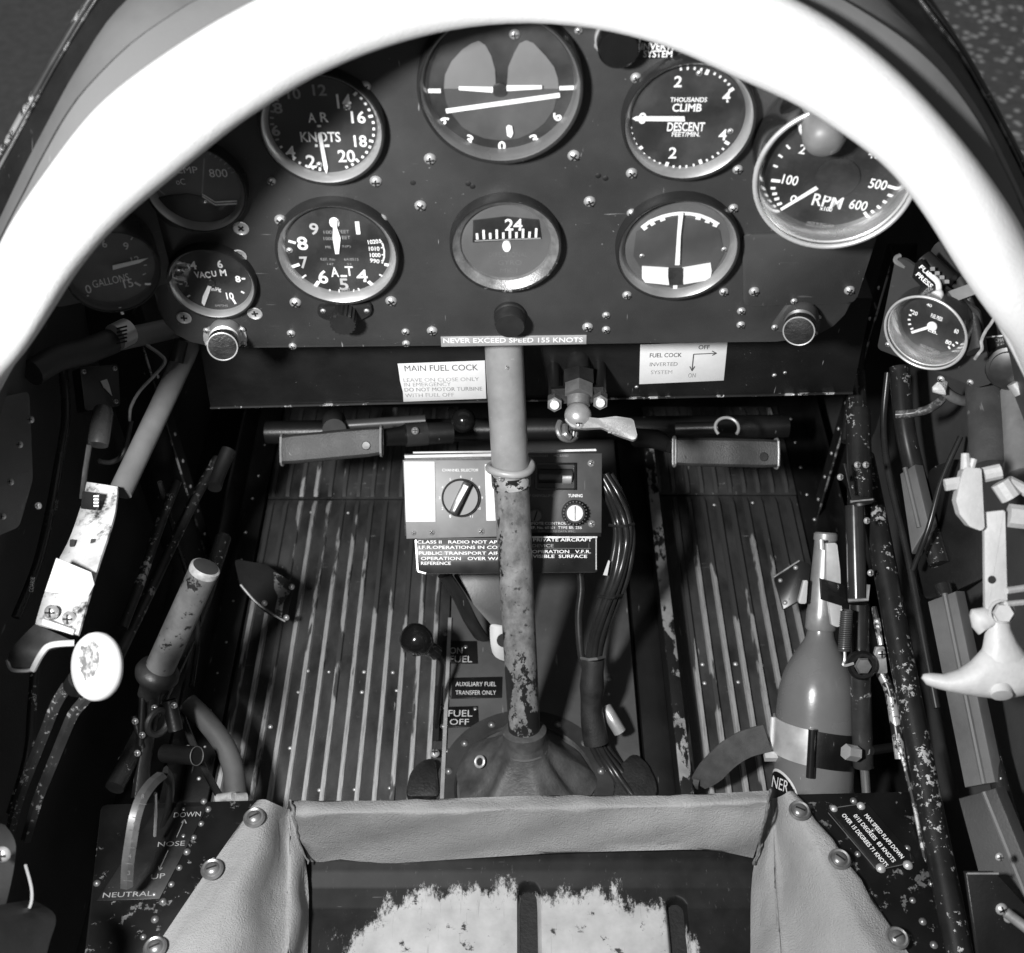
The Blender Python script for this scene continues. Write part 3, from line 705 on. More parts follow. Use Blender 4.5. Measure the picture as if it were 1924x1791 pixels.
# fuel contents
r, fr, d, z, Rr = gauge('fuel_contents_gauge', 'round GALLONS fuel gauge on a side bracket at the far left', 213, 513, 89, n=(.35, -.93, .06), t=.755, dial=mat('gallons_dial', .11, .5, 0, .15, 25), h=.010, inner=.88, body=.02, flank=mat('fuel_flank', .12, .35, .2))  # dial greyed to put glass haze into its colour
for s, x, y, w, h, a in [('6', 196, 458, 9, 14, .1), ('9', 237, 462, 10, 14, .1), ('3', 158, 480, 9, 13, .1), ('12', 254, 487, 16, 11, .1), ('15', 241, 532, 18, 16, .1), ('0', 166, 543, 11, 16, .1)]:
    letter(fr, s, x, y, w, h, mat('gallons_paint', .75, .5), d, a - .1, z=z, fat=.01)
letter(fr, 'GALLONS', 208, 527, 70, 14, mat('gallons_paint', .75, .5), d, .0, z=z)
bars(fr, [(193, 447, 191, 441, 2), (246, 450, 249, 445, 2), (166, 554, 156, 564, 3), (253, 530, 264, 536, 4), (268, 516, 274, 513, 2), (270, 498, 276, 497, 2)], mat('gallons_paint', .75, .5), d, z)
hand(fr, r, [(211, 498), (212, 506), (262, 493), (278, 484), (260, 487)], z + .0012, lume)
bars(fr, [(272, 533, 283, 533, 4)], lume, r, .0075, 'datum_mark'); bars(fr, [(225, 577, 231, 590, 5)], lume, r, .0075, 'datum_mark')
mb = MB(); mb.poly(rounded([(-.046, -.036), (.036, -.036), (.036, .04), (-.046, .04)], .008), -.026, -.021); mb.build('bracket', panel_black, r)

# vacuum
r, fr, d, z, Rr = gauge('vacuum_gauge', 'small VACUUM dial at the lower left corner of the panel', 397, 536, 83, inner=.87, h=.008)
for s, x, y, w, h, a in [('4', 363, 498, 12, 15, 0), ('6', 413, 496, 10, 15, 0), ('8', 447, 524, 10, 12, 0), ('10', 432, 556, 14, 13, 0), ('VAC', 380, 516, 30, 12, 0), ('U', 402, 514, 9, 11, 0), ('M', 419, 512, 12, 12, 0), ('In.Hg', 406, 544, 18, 9, -.1), ('2', 350, 533, 7, 10, 0)]:
    letter(fr, s, x, y, w, h, lume if s != '2' else lume_dim, d, a, z=z, fat=.03)
bars(fr, [(352, 497, 356, 503, 3), (454, 523, 461, 523, 3), (453, 547, 459, 550, 3), (438, 562, 443, 570, 4), (352, 557, 357, 554, 3), (337, 533, 343, 533, 2), (342, 505, 346, 509, 2)], lume, d, z)
hand(fr, r, [(392, 533), (398, 536), (388, 564), (384, 574), (379, 568), (381, 556)], z + .001)
hub(r, fr, 396, 530, .0028, z + .001); letter(fr, 'SMITHS', 416, 574, 24, 4, lume_dim, d, z=z)

# altimeter
r, fr, d, z, Rr = gauge('altimeter', 'altimeter dial with its hand straight up and a knurled setting knob below', 633, 482, 117, inner=.84)
for s, x, y, w, h, m in [('0', 628, 418, 19, 20, lume), ('1', 672, 428, 8, 24, lume), ('4', 680, 518, 21, 23, lume), ('5', 646, 534, 17, 22, mat('alt_five', .5, .5)), ('6', 607, 520, 18, 25, lume), ('7', 571, 493, 15, 22, mat('alt_five', .5, .5)), ('8', 568, 457, 20, 25, lume), ('9', 590, 430, 17, 22, mat('alt_five', .5, .5)), ('A', 629, 511, 15, 18, lume), ('T', 656, 509, 15, 18, lume), ('1020', 701, 454, 20, 8, lume), ('1010', 703, 467, 20, 8, lume), ('1000', 705, 479, 20, 8, lume), ('990', 704, 490, 18, 8, lume)]:
    letter(fr, s, x, y, w, h, m, d, .12 if s == '1020' else (-.15 if s == '990' else 0), z=z, fat=.02)
for s, x, y, w, h in [('100', 616, 436, 16, 6), ('FEET', 646, 435, 20, 6), ('1000', 617, 448, 18, 6), ('FEET', 648, 446, 20, 6), ('MK', 617, 464, 11, 5), ('5(P)', 651, 463, 16, 5), ('REF. No', 616, 487, 27, 5), ('6A/0515', 660, 487, 27, 5), ('147', 621, 496, 12, 4), ('53', 656, 496, 8, 4)]:
    letter(fr, s, x, y, w, h, lume_dim, d, z=z)
bars(fr, [(542, 452, 556, 456, 5), (548, 501, 563, 496, 6), (591, 539, 599, 528, 7), (692, 528, 703, 537, 7), (567, 522, 575, 516, 3), (713, 515, 721, 520, 3), (620, 543, 619, 550, 3), (673, 541, 677, 548, 3), (640, 518, 652, 518, 4), (722, 496, 732, 498, 6), (665, 543, 663, 556, 2), (637, 543, 638, 556, 2)], lume, d, z)
bars(fr, [(713, 449, 719, 458, 3), (719, 458, 722, 470, 3), (722, 470, 722, 482, 3), (722, 482, 718, 494, 3), (713, 455, 718, 455, 2), (716, 465, 721, 464, 2), (717, 478, 722, 478, 2), (716, 489, 720, 490, 2)], lume, d, z)
bars(fr, [(641 + 3 * k, 541, 641 + 3 * k, 553, 1.2) for k in range(6)], lume_dim, d, z)
hand(fr, r, [(630, 476), (637, 476), (640, 446), (633, 426), (634, 414), (629, 410), (625, 414), (626, 428), (625, 446)], z + .0012)
screws(fr, [(544, 470, .6)], d, z=z)
mb = MB(); mb.poly(rounded(pxpoly(fr, [(596, 575), (597, 594), (635, 606), (668, 604), (697, 590), (699, 570)], .003), .004), .0002, .004, bev=.001); fo = mb.build('knob_lug', bezel_black, r)
screws(fr, [(607, 584, .5), (689, 584, .5)], fo, z=.004)
kc = fr.loc(647, 592, .006)
mb = MB(); kn = 18
prof = []
for k in range(kn * 2): prof.append((.0093 if k % 2 else .0082))
vs = []
for zz in (.004, .017):
    for k in range(kn * 2): vs.append((kc.x + prof[k] * math.cos(math.pi * k / kn), kc.y + prof[k] * math.sin(math.pi * k / kn), zz))
fs = [(k, (k + 1) % 36, 36 + (k + 1) % 36, 36 + k) for k in range(36)] + [tuple(range(36, 72))]
mb.add(vs, fs); mb.build('setting_knob', bakelite_dull, r, 20)

# direction indicator
r, fr, d, z, Rr = gauge('direction_indicator', 'grey gyro direction indicator with card reading 24 in a dark window, panel centre', 950, 466, 106, inner=.80, dial=mat('gyro_grey', .105, .5, 0, .1, 20), bz=chipped('gyro_bezel', .02, .3, 260, .62, .66, rough=.3), flank=mat('gyro_flank', .26, .35, .4, .4, 120, .3, 900))
mb = MB(); mb.poly(pxpoly(fr, [(889, 413), (950, 406), (1012, 412), (1017, 447), (888, 454)], z), z, z + .0008); wnd = mb.build('card_window', plate_black, d)
letter(fr, '24', 965, 422, 33, 22, lume, wnd, z=z + .001, fat=.02)
bars(fr, [(897 + 12.2 * k, 449 - .4 * k, 896 + 12.4 * k, (432 if k % 2 else 438) - .4 * k, 4.5) for k in range(10)], lume, wnd, z + .001)
bars(fr, [(892, 452, 1016, 447, 2)], lume_dim, wnd, z + .001)
mb = MB(); p = fr.loc(952, 462, z); mb.lathe([(0, z + .001), (.0028, z + .001), (.0031, z)], 16, Matrix.Translation((p.x, p.y, 0)) @ Matrix.Diagonal((1, 1.5, 1, 1))); mb.build('lubber_mark', lume, d)
letter(fr, 'DIRECTIONAL', 955, 478, 72, 9, mat('gyro_text', .15, .5), d, z=z); letter(fr, 'GYRO', 958, 493, 44, 9, mat('gyro_text', .15, .5), d, z=z); letter(fr, 'MK.1', 956, 508, 32, 8, mat('gyro_text', .15, .5), d, z=z)
kc = fr.loc(958, 590, .0)
KM = Matrix.Translation((kc.x, kc.y, 0))
mb = MB(); mb.lathe([(.0115, 0), (.0115, .003), (.0108, .004), (.0108, .0125), (.0100, .014), (0, .0142)], 36, KM); mb.build('caging_knob', bakelite_dull, r, 30)

# turn and slip
r, fr, d, z, Rr = gauge('turn_and_slip_indicator', 'grey turn and slip dial with upright white needle and white ball tube', 1274, 473, 117, inner=.85, dial=dial_mid, flank=mat('slip_flank', .3, .35, .4))
mb = MB(); mb.poly(pxpoly(fr, [(1195, 435), (1225, 416), (1275, 407), (1325, 414), (1352, 432), (1360, 475), (1335, 520), (1275, 545), (1215, 522), (1190, 480)], z), z, z + .0004); inset = mb.build('inset', mat('slip_inset', .06, .5, 0, .1, 20), d)
z2 = z + .0005
arcp = [(1206, 427), (1222, 415), (1245, 406), (1262, 402), (1279, 400), (1297, 401), (1315, 404), (1335, 412), (1350, 421)]
bars(fr, [(*arcp[i], *arcp[i + 1], 7) for i in range(8)], lume, d, z2, 'scale_arc')
bars(fr, [(1208, 424, 1214, 430, 9), (1223, 416, 1228, 422, 9), (1243, 408, 1246, 414, 10), (1313, 406, 1311, 412, 10), (1331, 412, 1328, 418, 9), (1346, 419, 1342, 425, 9)], lume, d, z2 + .0005)
hand(fr, r, [(1275, 399), (1284, 399), (1279, 440), (1277, 497), (1268, 497), (1272, 440)], z2 + .002, name='needle')
mb = MB(); mb.poly(pxpoly(fr, [(1206, 499), (1256, 502), (1255, 515), (1258, 534), (1212, 529), (1206, 521)], z2), z2, z2 + .001); mb.poly(pxpoly(fr, [(1282, 502), (1335, 493), (1337, 508), (1334, 524), (1282, 533), (1284, 516)], z2), z2, z2 + .001); mb.build('ball_tube', lume, d)
mb = MB(); mb.poly(pxpoly(fr, [(1255, 503), (1284, 502), (1281, 518), (1284, 533), (1257, 534), (1255, 518)], z2), z2 + .0002, z2 + .0016, bev=.0005); mb.build('slip_ball', bakelite, d)
bars(fr, [(1269, 533, 1268, 547, 8)], lume, d, z2)
screws(fr, [(1206, 480, .5), (1360, 468, .5)], d, z=z)

# fuel pressure gauge on its bracket
fn = Vector((-.6, -.8, .02))
r, fr, d, z, Rr = gauge('fuel_pressure_gauge', 'small chrome rimmed fuel pressure gauge on a tilted plate, right side', 1738, 626, 79, n=fn, t=.80, bz=mat('chrome_dark_reflection', .3), flank=chrome, h=.015, inner=.80, rim=.96, body=.0)  # same darkened chrome, with the dark reflections put into its colour
for s, x, y, w, h in [('20', 1719, 588, 10, 8), ('40', 1746, 573, 10, 6), ('60', 1797, 622, 8, 9), ('80', 1782, 643, 11, 8), ('LB.', 1753, 622, 18, 7)]: letter(fr, s, x, y, w, h, lume, d, z=z, fat=.02)
letter(fr, 'FUEL PRESS', 1760, 596, 22, 8, lume, d, z=z, fat=.03); letter(fr, 'MADE IN ENGLAND', 1747, 655, 36, 6, lume_dim, d, z=z)
bars(fr, [(1711, 581, 1714, 584, 3), (1708, 591, 1713, 592, 3), (1706, 600, 1711, 600, 3), (1707, 609, 1712, 608, 3), (1711, 618, 1716, 616, 3), (1785, 655, 1782, 650, 3), (1793, 650, 1790, 646, 3), (1800, 645, 1796, 642, 3)], lume, d, z)
hand(fr, r, [(1752, 609), (1755, 614), (1714, 626), (1712, 622)], z + .001); hub(r, fr, 1752, 612, .0035, z + .001, lume)
bk = Fr(fr.o - fn.normalized() * .0015, fn)
mb = MB(); mb.poly(rounded(pxpoly(bk, [(1682, 488), (1700, 486), (1840, 585), (1865, 720), (1835, 728), (1648, 655)], 0), .003), -.0025, 0, bev=.0005)
mb2 = MB(); mb2.v = [bk.M @ Vector(v) for v in mb.v]; mb2.f = mb.f; mb2.mi = mb.mi
fb = wthing('gauge_bracket', 'black sheet bracket plate behind the fuel pressure gauge', 'bracket', bk.o); wb(mb2, 'plate', panel_black, fb)
screws(bk, [(1768, 712, .7), (1823, 718, .6), (1668, 647, .5)], fb, z=0, world=True)

# ------------------------------------------------------------------ placards and knobs on the panel
def plate(name, label, fr, quad, m, th=.0012, cat='placard', z=0, rad=0.):
    root = thing(name, label, cat, fr.M)
    pts = pxpoly(fr, quad, z)
    mb = MB(); mb.poly(rounded(pts, rad) if rad else pts, z, z + th, bev=.0003); p = mb.build('plate', m, root)
    return root, p, z + th + .0002
r, p, z = plate('inverter_placard', 'black INVERTER SYSTEM placard peeping from under the white coaming', pf, [(1196, 62), (1197, 111), (1268, 105), (1300, 60), (1290, 30), (1200, 30)], plate_black)
letter(pf, 'INVERTER', 1243, 87, 76, 13, lume, p, z=z, fat=.015); letter(pf, 'SYSTEM', 1236, 101, 54, 13, lume, p, z=z, fat=.015); letter(pf, 'TO', 1238, 71, 26, 12, lume, p, z=z, fat=.015)
r, p, z = plate('never_exceed_strip', 'narrow pale embossed strip reading NEVER EXCEED SPEED along the panel foot', pf, [(828, 632), (1102, 629), (1102, 645), (829, 650)], mat('tape_grey', .36, .5, 0, .2, 60), .0009)
letter(pf, 'NEVER EXCEED SPEED 155 KNOTS', 964, 639, 262, 9, lume, p, .008, z=z, fat=.012)

kb = thing('switch_knob', 'dark round switch knob at the top of the panel beside the artificial horizon', 'knob', Fr(PY(1160, 70, PANEL), PN).M)
mb = MB(); mb.lathe([(.0135, 0), (.0135, .003), (.0125, .004)], 28); mb.build('collar', alu, kb)
mb = MB(); mb.lathe([(.0122, .0035), (.0122, .014), (.011, .0155), (0, .016)], 28); mb.build('cap', bakelite, kb)

def push_knob(name, label, x, y, kx, ky, r, lugs, casting):
    fr = Fr(PY(x, y, PANEL), PN); root = thing(name, label, 'knob', fr.M)
    pts = [Vector(fr.loc(*q)[:2]) for q in lugs]
    mb = MB(); hull = []
    cyc = sorted(pts, key=lambda v: math.atan2(v.y, v.x))
    mb.poly(rounded([tuple(v) for v in cyc], .006), 0, .002, bev=.0005); fl_ = mb.build('flange', casting, root)
    for v in pts: link(SCREW, 'screw', root, basis=Matrix.Translation((v.x * .82, v.y * .82, .002)) @ Matrix.Scale(.62, 4))
    a = Vector((0, 0, .002)); b = Vector((*fr.loc(kx, ky, .026)[:2], .026)); ax = axisM(a, b); L = (b - a).length
    mb = MB(); mb.lathe([(r * 1.12, 0), (r * 1.15, .004), (r * 1.05, L * .55), (r * .8, L * .6), (r * .8, L * .7)], 32, ax); mb.build('boss', casting, root, 30)
    mb = MB(); mb.lathe([(r * .98, L * .68), (r * 1.02, L * .72), (r * 1.02, L * .95), (r * .97, L)], 36, ax); kp = mb.build('knob', bakelite_dull, root, 30)
    mb = MB(); mb.lathe([(r * .97, L), (r * .9, L * 1.01), (0, L * 1.0)], 36, ax); mb.build('knob_face', mat('knob_face', .022, .45, 0, .5, 90, .5, 500, .3), kp)
    mb = MB(); ring = [ax @ Vector((r * .985 * math.cos(k * math.pi / 16), r * .985 * math.sin(k * math.pi / 16), L)) for k in range(33)]
    mb.tube(ring, .0005, 6); mb.build('worn_edge', mat('worn_brass', .55, .4, .4), kp)
push_knob('push_knob', 'black faced push knob in a bright casting at the panel lower left corner', 425, 622, 418, 651, .0105, [(381, 616), (385, 648), (466, 647), (462, 614), (425, 606)], alu)
push_knob('push_knob', 'black faced push knob in a dark casting at the panel lower right corner', 1505, 590, 1501, 622, .0108, [(1444, 616), (1488, 556), (1543, 594), (1535, 630)], mat('dark_casting', .09, .4, .2, .3, 60))

# pale lamp cap and toggle in front of the rev counter
fr = Fr(PY(1548, 250, .612), Vector((-.05, -1, 0)))
lk = thing('indicator_lamp', 'pale domed lamp cap in front of the chrome RPM gauge', 'lamp', fr.M)
mb = MB(); mb.lathe([(.0125, -.028), (.0125, -.002), (.0128, 0), (.0122, .005), (.010, .009), (.006, .0115), (0, .0125)], 32, Matrix.Rotation(.35, 4, 'X')); mb.build('cap', mat('lamp_cap', .2, .5, .1, .2, 60), lk, 50)
mb = MB(); mb.lathe([(.0085, -.036), (.0085, -.026)], 24, Matrix.Rotation(.35, 4, 'X')); mb.build('socket', alu, lk)
fr = Fr(PY(1500, 207, .64), Vector((0, -1, 0)))
tg = thing('toggle_switch', 'white tipped toggle switch tucked under the coaming beside the RPM gauge', 'switch', fr.M)
mb = MB(); mb.tube([(0, 0, 0), (.004, -.002, .016)], [.004, .0055], 16); mb.ball((.004, -.002, .016), .0062); mb.build('lever', cream, tg)
mb = MB(); mb.lathe([(.011, -.002), (.011, .003), (.006, .005)], 24); mb.build('nut', bakelite, tg)

# ------------------------------------------------------------------ beam below the panel, with its placards
BEAM = .72
bf = Fr(PY(1000, 700, BEAM), PN)
bt = thing('panel_beam', 'long black chipped sheet beam below the instrument panel', 'beam', bf.M)
pts = pxpoly(bf, [(395, 766), (700, 758), (1000, 752), (1602, 738), (1640, 560), (360, 560)], 0)
mb = MB(); mb.poly(pts, -.03, 0, bev=.001); mb.build('web', beam_black, bt)
mb = MB(); ed = [tuple(bf.loc(x, y, .001)) for x, y in [(395, 766), (700, 758), (1000, 752), (1602, 738)]]
mb.tube(ed, .0012, 6); mb.build('lower_edge', chipped('edge_chip', .015, .5, 55, .58, .62, (1, 1, 1), big=14), bt)
r, p, z = plate('main_fuel_cock_placard', 'torn white MAIN FUEL COCK placard left of the control column', bf, [(747, 683), (911, 677), (914, 748), (758, 754), (757, 735), (752, 716)], white_plate, .0006)
letter(bf, 'MAIN FUEL COCK', 829, 691, 138, 11, ink, p, .02, z=z)
for s, x, y, w in [('LEAVE ON CLOSE ONLY', 829, 713, 142), ('IN EMERGENCY', 803, 722, 88), ('DO NOT MOTOR TURBINE', 833, 731, 146), ('WITH FUEL OFF', 807, 742, 92)]:
    letter(bf, s, x, y, w, 7, ink_faint if 'NOT' not in s else mat('ink_mid', .3, .6, 0, .5, 160), p, .02, z=z)
r, p, z = plate('inverted_fuel_cock_placard', 'white FUEL COCK INVERTED SYSTEM placard with two arrows, right of the valve', bf, [(1203, 647), (1367, 641), (1360, 714), (1201, 721)], white_plate, .0006)
letter(bf, 'FUEL COCK', 1251, 667, 60, 8, ink, p, .02, z=z, fat=.01); letter(bf, 'INVERTED', 1247, 684, 52, 7, mat('ink_mid', .3, .6), p, .02, z=z); letter(bf, 'SYSTEM', 1243, 699, 40, 7, ink_faint, p, .02, z=z)
letter(bf, 'OFF', 1323, 652, 21, 8, ink, p, .02, z=z, fat=.01); letter(bf, 'ON', 1300, 705, 14, 8, mat('ink_mid', .3, .6), p, .02, z=z)
bars(bf, [(1303, 665, 1345, 663, 1.6), (1303, 665, 1300, 695, 1.6), (1338, 659, 1346, 663, 1.5), (1338, 667, 1346, 663, 1.5), (1296, 688, 1300, 696, 1.5), (1305, 688, 1300, 696, 1.5)], ink, p, z, 'arrows')
screws(bf, [(1475, 700, .4), (1455, 705, .5), (1196, 727, .4)], bt)

# ------------------------------------------------------------------ fuel cock with lever
fc = wthing('fuel_cock', 'bright metal fuel cock with paddle lever hanging below the panel right of the column', 'valve', PT(1087, 690, .93))
T = .93
def cylp(mb, a, b, ra, rb=None, n=20): mb.tube([a, b], [ra, rb or ra], n); return mb
mb = MB(); cylp(mb, PT(1085, 655, T + .03), PT(1086, 722, T + .012), .0095); cylp(mb, PT(1086, 700, T + .012), PT(1087, 726, T + .008), .0135, None, 6); wb(mb, 'body', mat('valve_body', .022, .36, .3, .4, 60, .2, 400, .5), fc, 30)
mb = MB(); mb.tube([PT(1036, 742, T), PT(1133, 738, T)], .0065, 4, flat=1.6); wb(mb, 'yoke', mat('valve_body', .05), fc, 30)
for x, y in ((1042, 756), (1128, 752)):
    mb = MB(); cylp(mb, PT(x - 1, y - 70, T + .03), PT(x, y - 8, T), .0048); wb(mb, 'stud', black, fc)
    mb = MB(); cylp(mb, PT(x, y - 6, T - .0), PT(x, y + 4, T - .012), .0062, None, 6); s_ = wb(mb, 'nut', steel, fc, 30)
    mb = MB(); cylp(mb, PT(x, y + 3, T - .010), PT(x, y + 5, T - .015), .0036); wb(mb, 'stud_end', alu, s_, 30)
mb = MB(); cylp(mb, PT(1087, 728, T + .002), PT(1087, 748, T - .004), .0125, None, 6); cylp(mb, PT(1087, 746, T - .004), PT(1087, 762, T - .006), .0095, .009); wb(mb, 'gland_nut', steel, fc, 30)
mb = MB(); mb.ball(PT(1086, 780, T - .008), .0108, 24, (1, 1, .9)); wb(mb, 'ball_end', brass, fc, 60)
lf = view_frame(1090, 795, T - .012, (-FWD + RGT * -.1 + UPV * .25))
mb = MB(); mb.poly(rounded(pxpoly(lf, [(1060, 788), (1075, 780), (1100, 784), (1125, 787), (1158, 783), (1190, 788), (1198, 822), (1190, 828), (1160, 818), (1130, 804), (1100, 806), (1075, 804)], 0), .0015), -.003, .002, lf.M, bev=.0008); lv = wb(mb, 'lever', brass, fc, 30)
mb = MB()
for i in range(4):
    for k in range(7 - i):
        q = lf.loc(1136 + k * 8 + i * 3, 794 + i * 6 + k * 1.2, .002); mb.box(q, (.0022, .0012, .0005), lf.M)
wb(mb, 'knurling', mat('knurl', .36, .5, .3), lv, 30)
o = link(SCREW, 'screw', fc, basis=lf.M @ Matrix.Translation(lf.loc(1088, 797, .002)) @ Matrix.Scale(.95, 4)); o.matrix_parent_inverse = fc.matrix_basis.inverted()
mb = MB(); mb.tube(spline([PT(1052, 792, T), PT(1048, 806, T - .004), PT(1056, 822, T - .004), PT(1072, 826, T), PT(1082, 820, T + .004)], 5), .0024, 8); mb.tube(spline([PT(1062, 800, T), PT(1062, 815, T - .005), PT(1070, 822, T - .003)], 4), .003, 8); wb(mb, 'spring_clip', steel, fc)
mb = MB(); coil = [PT(1064 + k * 1.3, 815 + 5 * math.sin(k * 1.5), T + .002 + .004 * math.cos(k * 1.5)) for k in range(18)]; mb.tube(coil, .0009, 6); wb(mb, 'spring', steel, fc)

# ------------------------------------------------------------------ control column and boot
sb = PT(986, 1385, 1.035); st = PT(944, 600, .895)
axis = (st - sb)
def onstick(y):
    # point of the column seen at photograph row y
    lo, hi = 0., 1.
    for _ in range(30):
        m = (lo + hi) / 2; p = sb + axis * m - CAM; row = 895 - F * p.dot(UPV) / p.dot(FWD)
        if row > y: lo = m
        else: hi = m
    return sb + axis * lo
ck = wthing('control_column', 'upright control column tube, smooth grey above a clamp and worn mottled paint below', 'control column', sb)
mb = MB(); mb.tube([sb, onstick(1200), onstick(1050), onstick(892)], [.0140, .0142, .0143, .0143], 36); wb(mb, 'lower_tube', stick_worn, ck, 50)
mb = MB(); mb.tube([onstick(892), onstick(800), onstick(700), st], .0149, 36); ut = wb(mb, 'upper_tube', stick_grey, ck, 50)
mb = MB(); p = onstick(877); d_ = axis.normalized()
M_ = axisM(p, p + d_); ring = [M_ @ Vector((.0172 * math.cos(k * math.pi / 16), .0172 * math.sin(k * math.pi / 16), .0012 * math.sin(k * math.pi / 8))) for k in range(33)]
mb.tube(ring, .0032, 10); wb(mb, 'clamp_ring', mat('tan_ring', .38, .45, .1, .15, 60), ck, 60)
mb = MB(); p2 = onstick(911); p3 = onstick(890); mb.tube([p2, p3], .0158, 36); wb(mb, 'clamp_band', chipped('band_chip', .012, .62, 90, .53, .55, big=30), ck, 50)
q = view_frame(941, 899, (onstick(899) - CAM).dot(FWD) - .0165); o = link(SCREW, 'screw', ck, basis=q.M @ Matrix.Scale(.7, 4)); o.matrix_parent_inverse = ck.matrix_basis.inverted()
q = view_frame(952, 690, (onstick(690) - CAM).dot(FWD) - .0152); o = link(SCREW, 'screw', ck, basis=q.M @ Matrix.Scale(.5, 4)); o.matrix_parent_inverse = ck.matrix_basis.inverted()

bz0 = Zw(FLOOR) + .012; bc = Vector((.0118, .514, bz0))
bo = wthing('column_boot', 'dark creased leather boot and riveted ring at the foot of the control column', 'boot', bc)
mb = MB(); mb.lathe([(.079, 0), (.080, .002), (.064, .0035), (.062, .002)], 56, Matrix.Translation(bc)); rg = wb(mb, 'ring', mat('ring_paint', .04, .45, 0, .3, 30, .15, 500, .4), bo, 30)
for k in range(14):
    a = 2 * math.pi * (k + .5) / 14; o = link(dull_rivet, 'rivet', rg, basis=Matrix.Translation(bc + Vector((.071 * math.cos(a), .071 * math.sin(a), .0028))) @ Matrix.Scale(1.25, 4))
mb = MB(); vs = []; fs = []; N = 64; rows = 11
cc = sb + axis.normalized() * -.004
for i in range(rows):
    u = i / (rows - 1); c = bc.lerp(cc, u ** .8); c.z = bz0 + .003 + (cc.z - bz0 + .004) * u ** 1.0
    rr = .062 * (1 - u) ** 1.5 + .0178 * (1 - (1 - u) ** 1.5)
    for k in range(N):
        a = 2 * math.pi * k / N
        pl = 1 + (.16 * math.sin(a * 5 + .9 * math.sin(3 * a) + .4) + .07 * math.sin(a * 11 + 1 + 3 * u)) * math.sin(math.pi * min(1, u * .9 + .1)) * (1 - u * .6)
        vs.append(c + Vector((rr * pl * math.cos(a), rr * pl * math.sin(a), 0)))
for i in range(rows - 1):
    for k in range(N): k2 = (k + 1) % N; fs.append((i * N + k, i * N + k2, (i + 1) * N + k2, (i + 1) * N + k))
mb.add(vs, fs); wb(mb, 'gaiter', leather_dark, bo, 70)
mb = MB(); a_ = onstick(1412); b_ = onstick(1372); mb.tube([sb - d_ * .012, sb, b_, b_ + d_ * .002], [.0195, .0188, .0195, .0165], 36); wb(mb, 'collar', leather_dark, bo, 40)
mb = MB(); M_ = axisM(sb - d_ * .011, sb); mb.tube([M_ @ Vector((.0196 * math.cos(k * math.pi / 16), .0196 * math.sin(k * math.pi / 16), 0)) for k in range(33)], .0014, 8); wb(mb, 'stitching', mat('seam_thread', .10, .7), bo)
ef = bc + Vector((-.040, .012, .026)); mb = MB(); M_ = axisM(ef, ef + Vector((-.55, -.35, .8)))
mb.tube([M_ @ Vector((.0046 * math.cos(k * math.pi / 12), .0046 * math.sin(k * math.pi / 12), .001)) for k in range(25)], .0013, 8); wb(mb, 'eyelet', alu, bo)
mb = MB(); mb.lathe([(0, .0006), (.0042, .0006)], 20, M_); wb(mb, 'eyelet_hole', black_flat, bo)

# ------------------------------------------------------------------ radio control unit behind the column
rf = view_frame(945, 930, 1.02)
ra = thing('radio_control_unit', 'radio control unit with white panels and selector knob behind the control column', 'radio', rf.M)
def rp(x0, y0, x1, y1): return pxpoly(rf, [(x0, y1), (x1, y1), (x1, y0), (x0, y0)], 0)
mb = MB(); mb.poly(rp(759, 852, 1130, 1008), -.075, -.0005, bev=.001); mb.build('case', black, ra)
mb = MB(); mb.poly(pxpoly(rf, [(757, 864), (938, 864), (938, 1008), (764, 1012)], 0), 0, .002, bev=.0005); sel = mb.build('selector_panel', grey_panel, ra)
mb = MB(); mb.poly(pxpoly(rf, [(760, 867), (817, 867), (819, 980), (763, 980)], 0), .0022, .0032, bev=.0003); mb.build('white_panel', white_plate, ra)
mb = MB(); mb.poly(pxpoly(rf, [(911, 872), (936, 872), (940, 978), (914, 978)], 0), .0022, .0032, bev=.0003); mb.build('white_panel', white_plate, ra)
mb = MB(); mb.poly(pxpoly(rf, [(994, 851), (1131, 851), (1130, 1001), (994, 1001)], 0), 0, .0025, bev=.0006); rbp = mb.build('receiver_panel', radio_black, ra)
mb = MB(); mb.poly(pxpoly(rf, [(760, 855), (930, 851), (930, 858), (761, 861)], 0), -.012, .004, bev=.0008); mb.poly(pxpoly(rf, [(775, 848), (930, 846), (930, 850), (775, 852)], 0), -.02, -.004, bev=.0008); mb.poly(pxpoly(rf, [(992, 846), (1120, 843), (1121, 847), (992, 850)], 0), -.012, -.001); mb.build('top_trim', alu_bright, ra)
kc = rf.loc(866, 935, .002); KM = Matrix.Translation(kc)
mb = MB(); mb.lathe([(.0166, 0), (.0168, .003), (.0158, .0055), (.0148, .006)], 40, KM); kn_ = mb.build('selector_knob', bakelite_dull, ra, 30)
mb = MB(); mb.lathe([(.0148, .006), (0, .0058)], 40, KM); mb.build('knob_disc', mat('knob_disc', .12, .4, .2), kn_)
mb = MB(); mb.box((0, 0, .010), (.0075, .030, .011), KM @ Matrix.Rotation(-.44, 4, 'Z'), bev=.0015); mb.build('knob_bar', bakelite_dull, kn_, 30)
mb = MB(); mb.poly([(-.0010, -.0125), (.0006, -.0125), (.0022, .012), (-.0022, .012)], .0156, .0162, KM @ Matrix.Rotation(-.44, 4, 'Z')); mb.build('knob_pointer', lume, kn_)
letter(rf, 'CHANNEL SELECTOR', 865, 883, 68, 5, lume, sel, z=.0024)
for k, s in enumerate('11 10 9 8 7 6 5 4 3 2 1'.split()):
    a = R(-60 + k * 30); x = 866 + 40 * math.cos(a); y = 935 - 40 * math.sin(a)
    letter(rf, s, x, y, 5 if len(s) > 1 else 3, 5, lume, sel, z=.0024)
screws(rf, [(777, 1001, .6), (811, 1000, .7), (904, 998, .8)], sel, z=.0022)
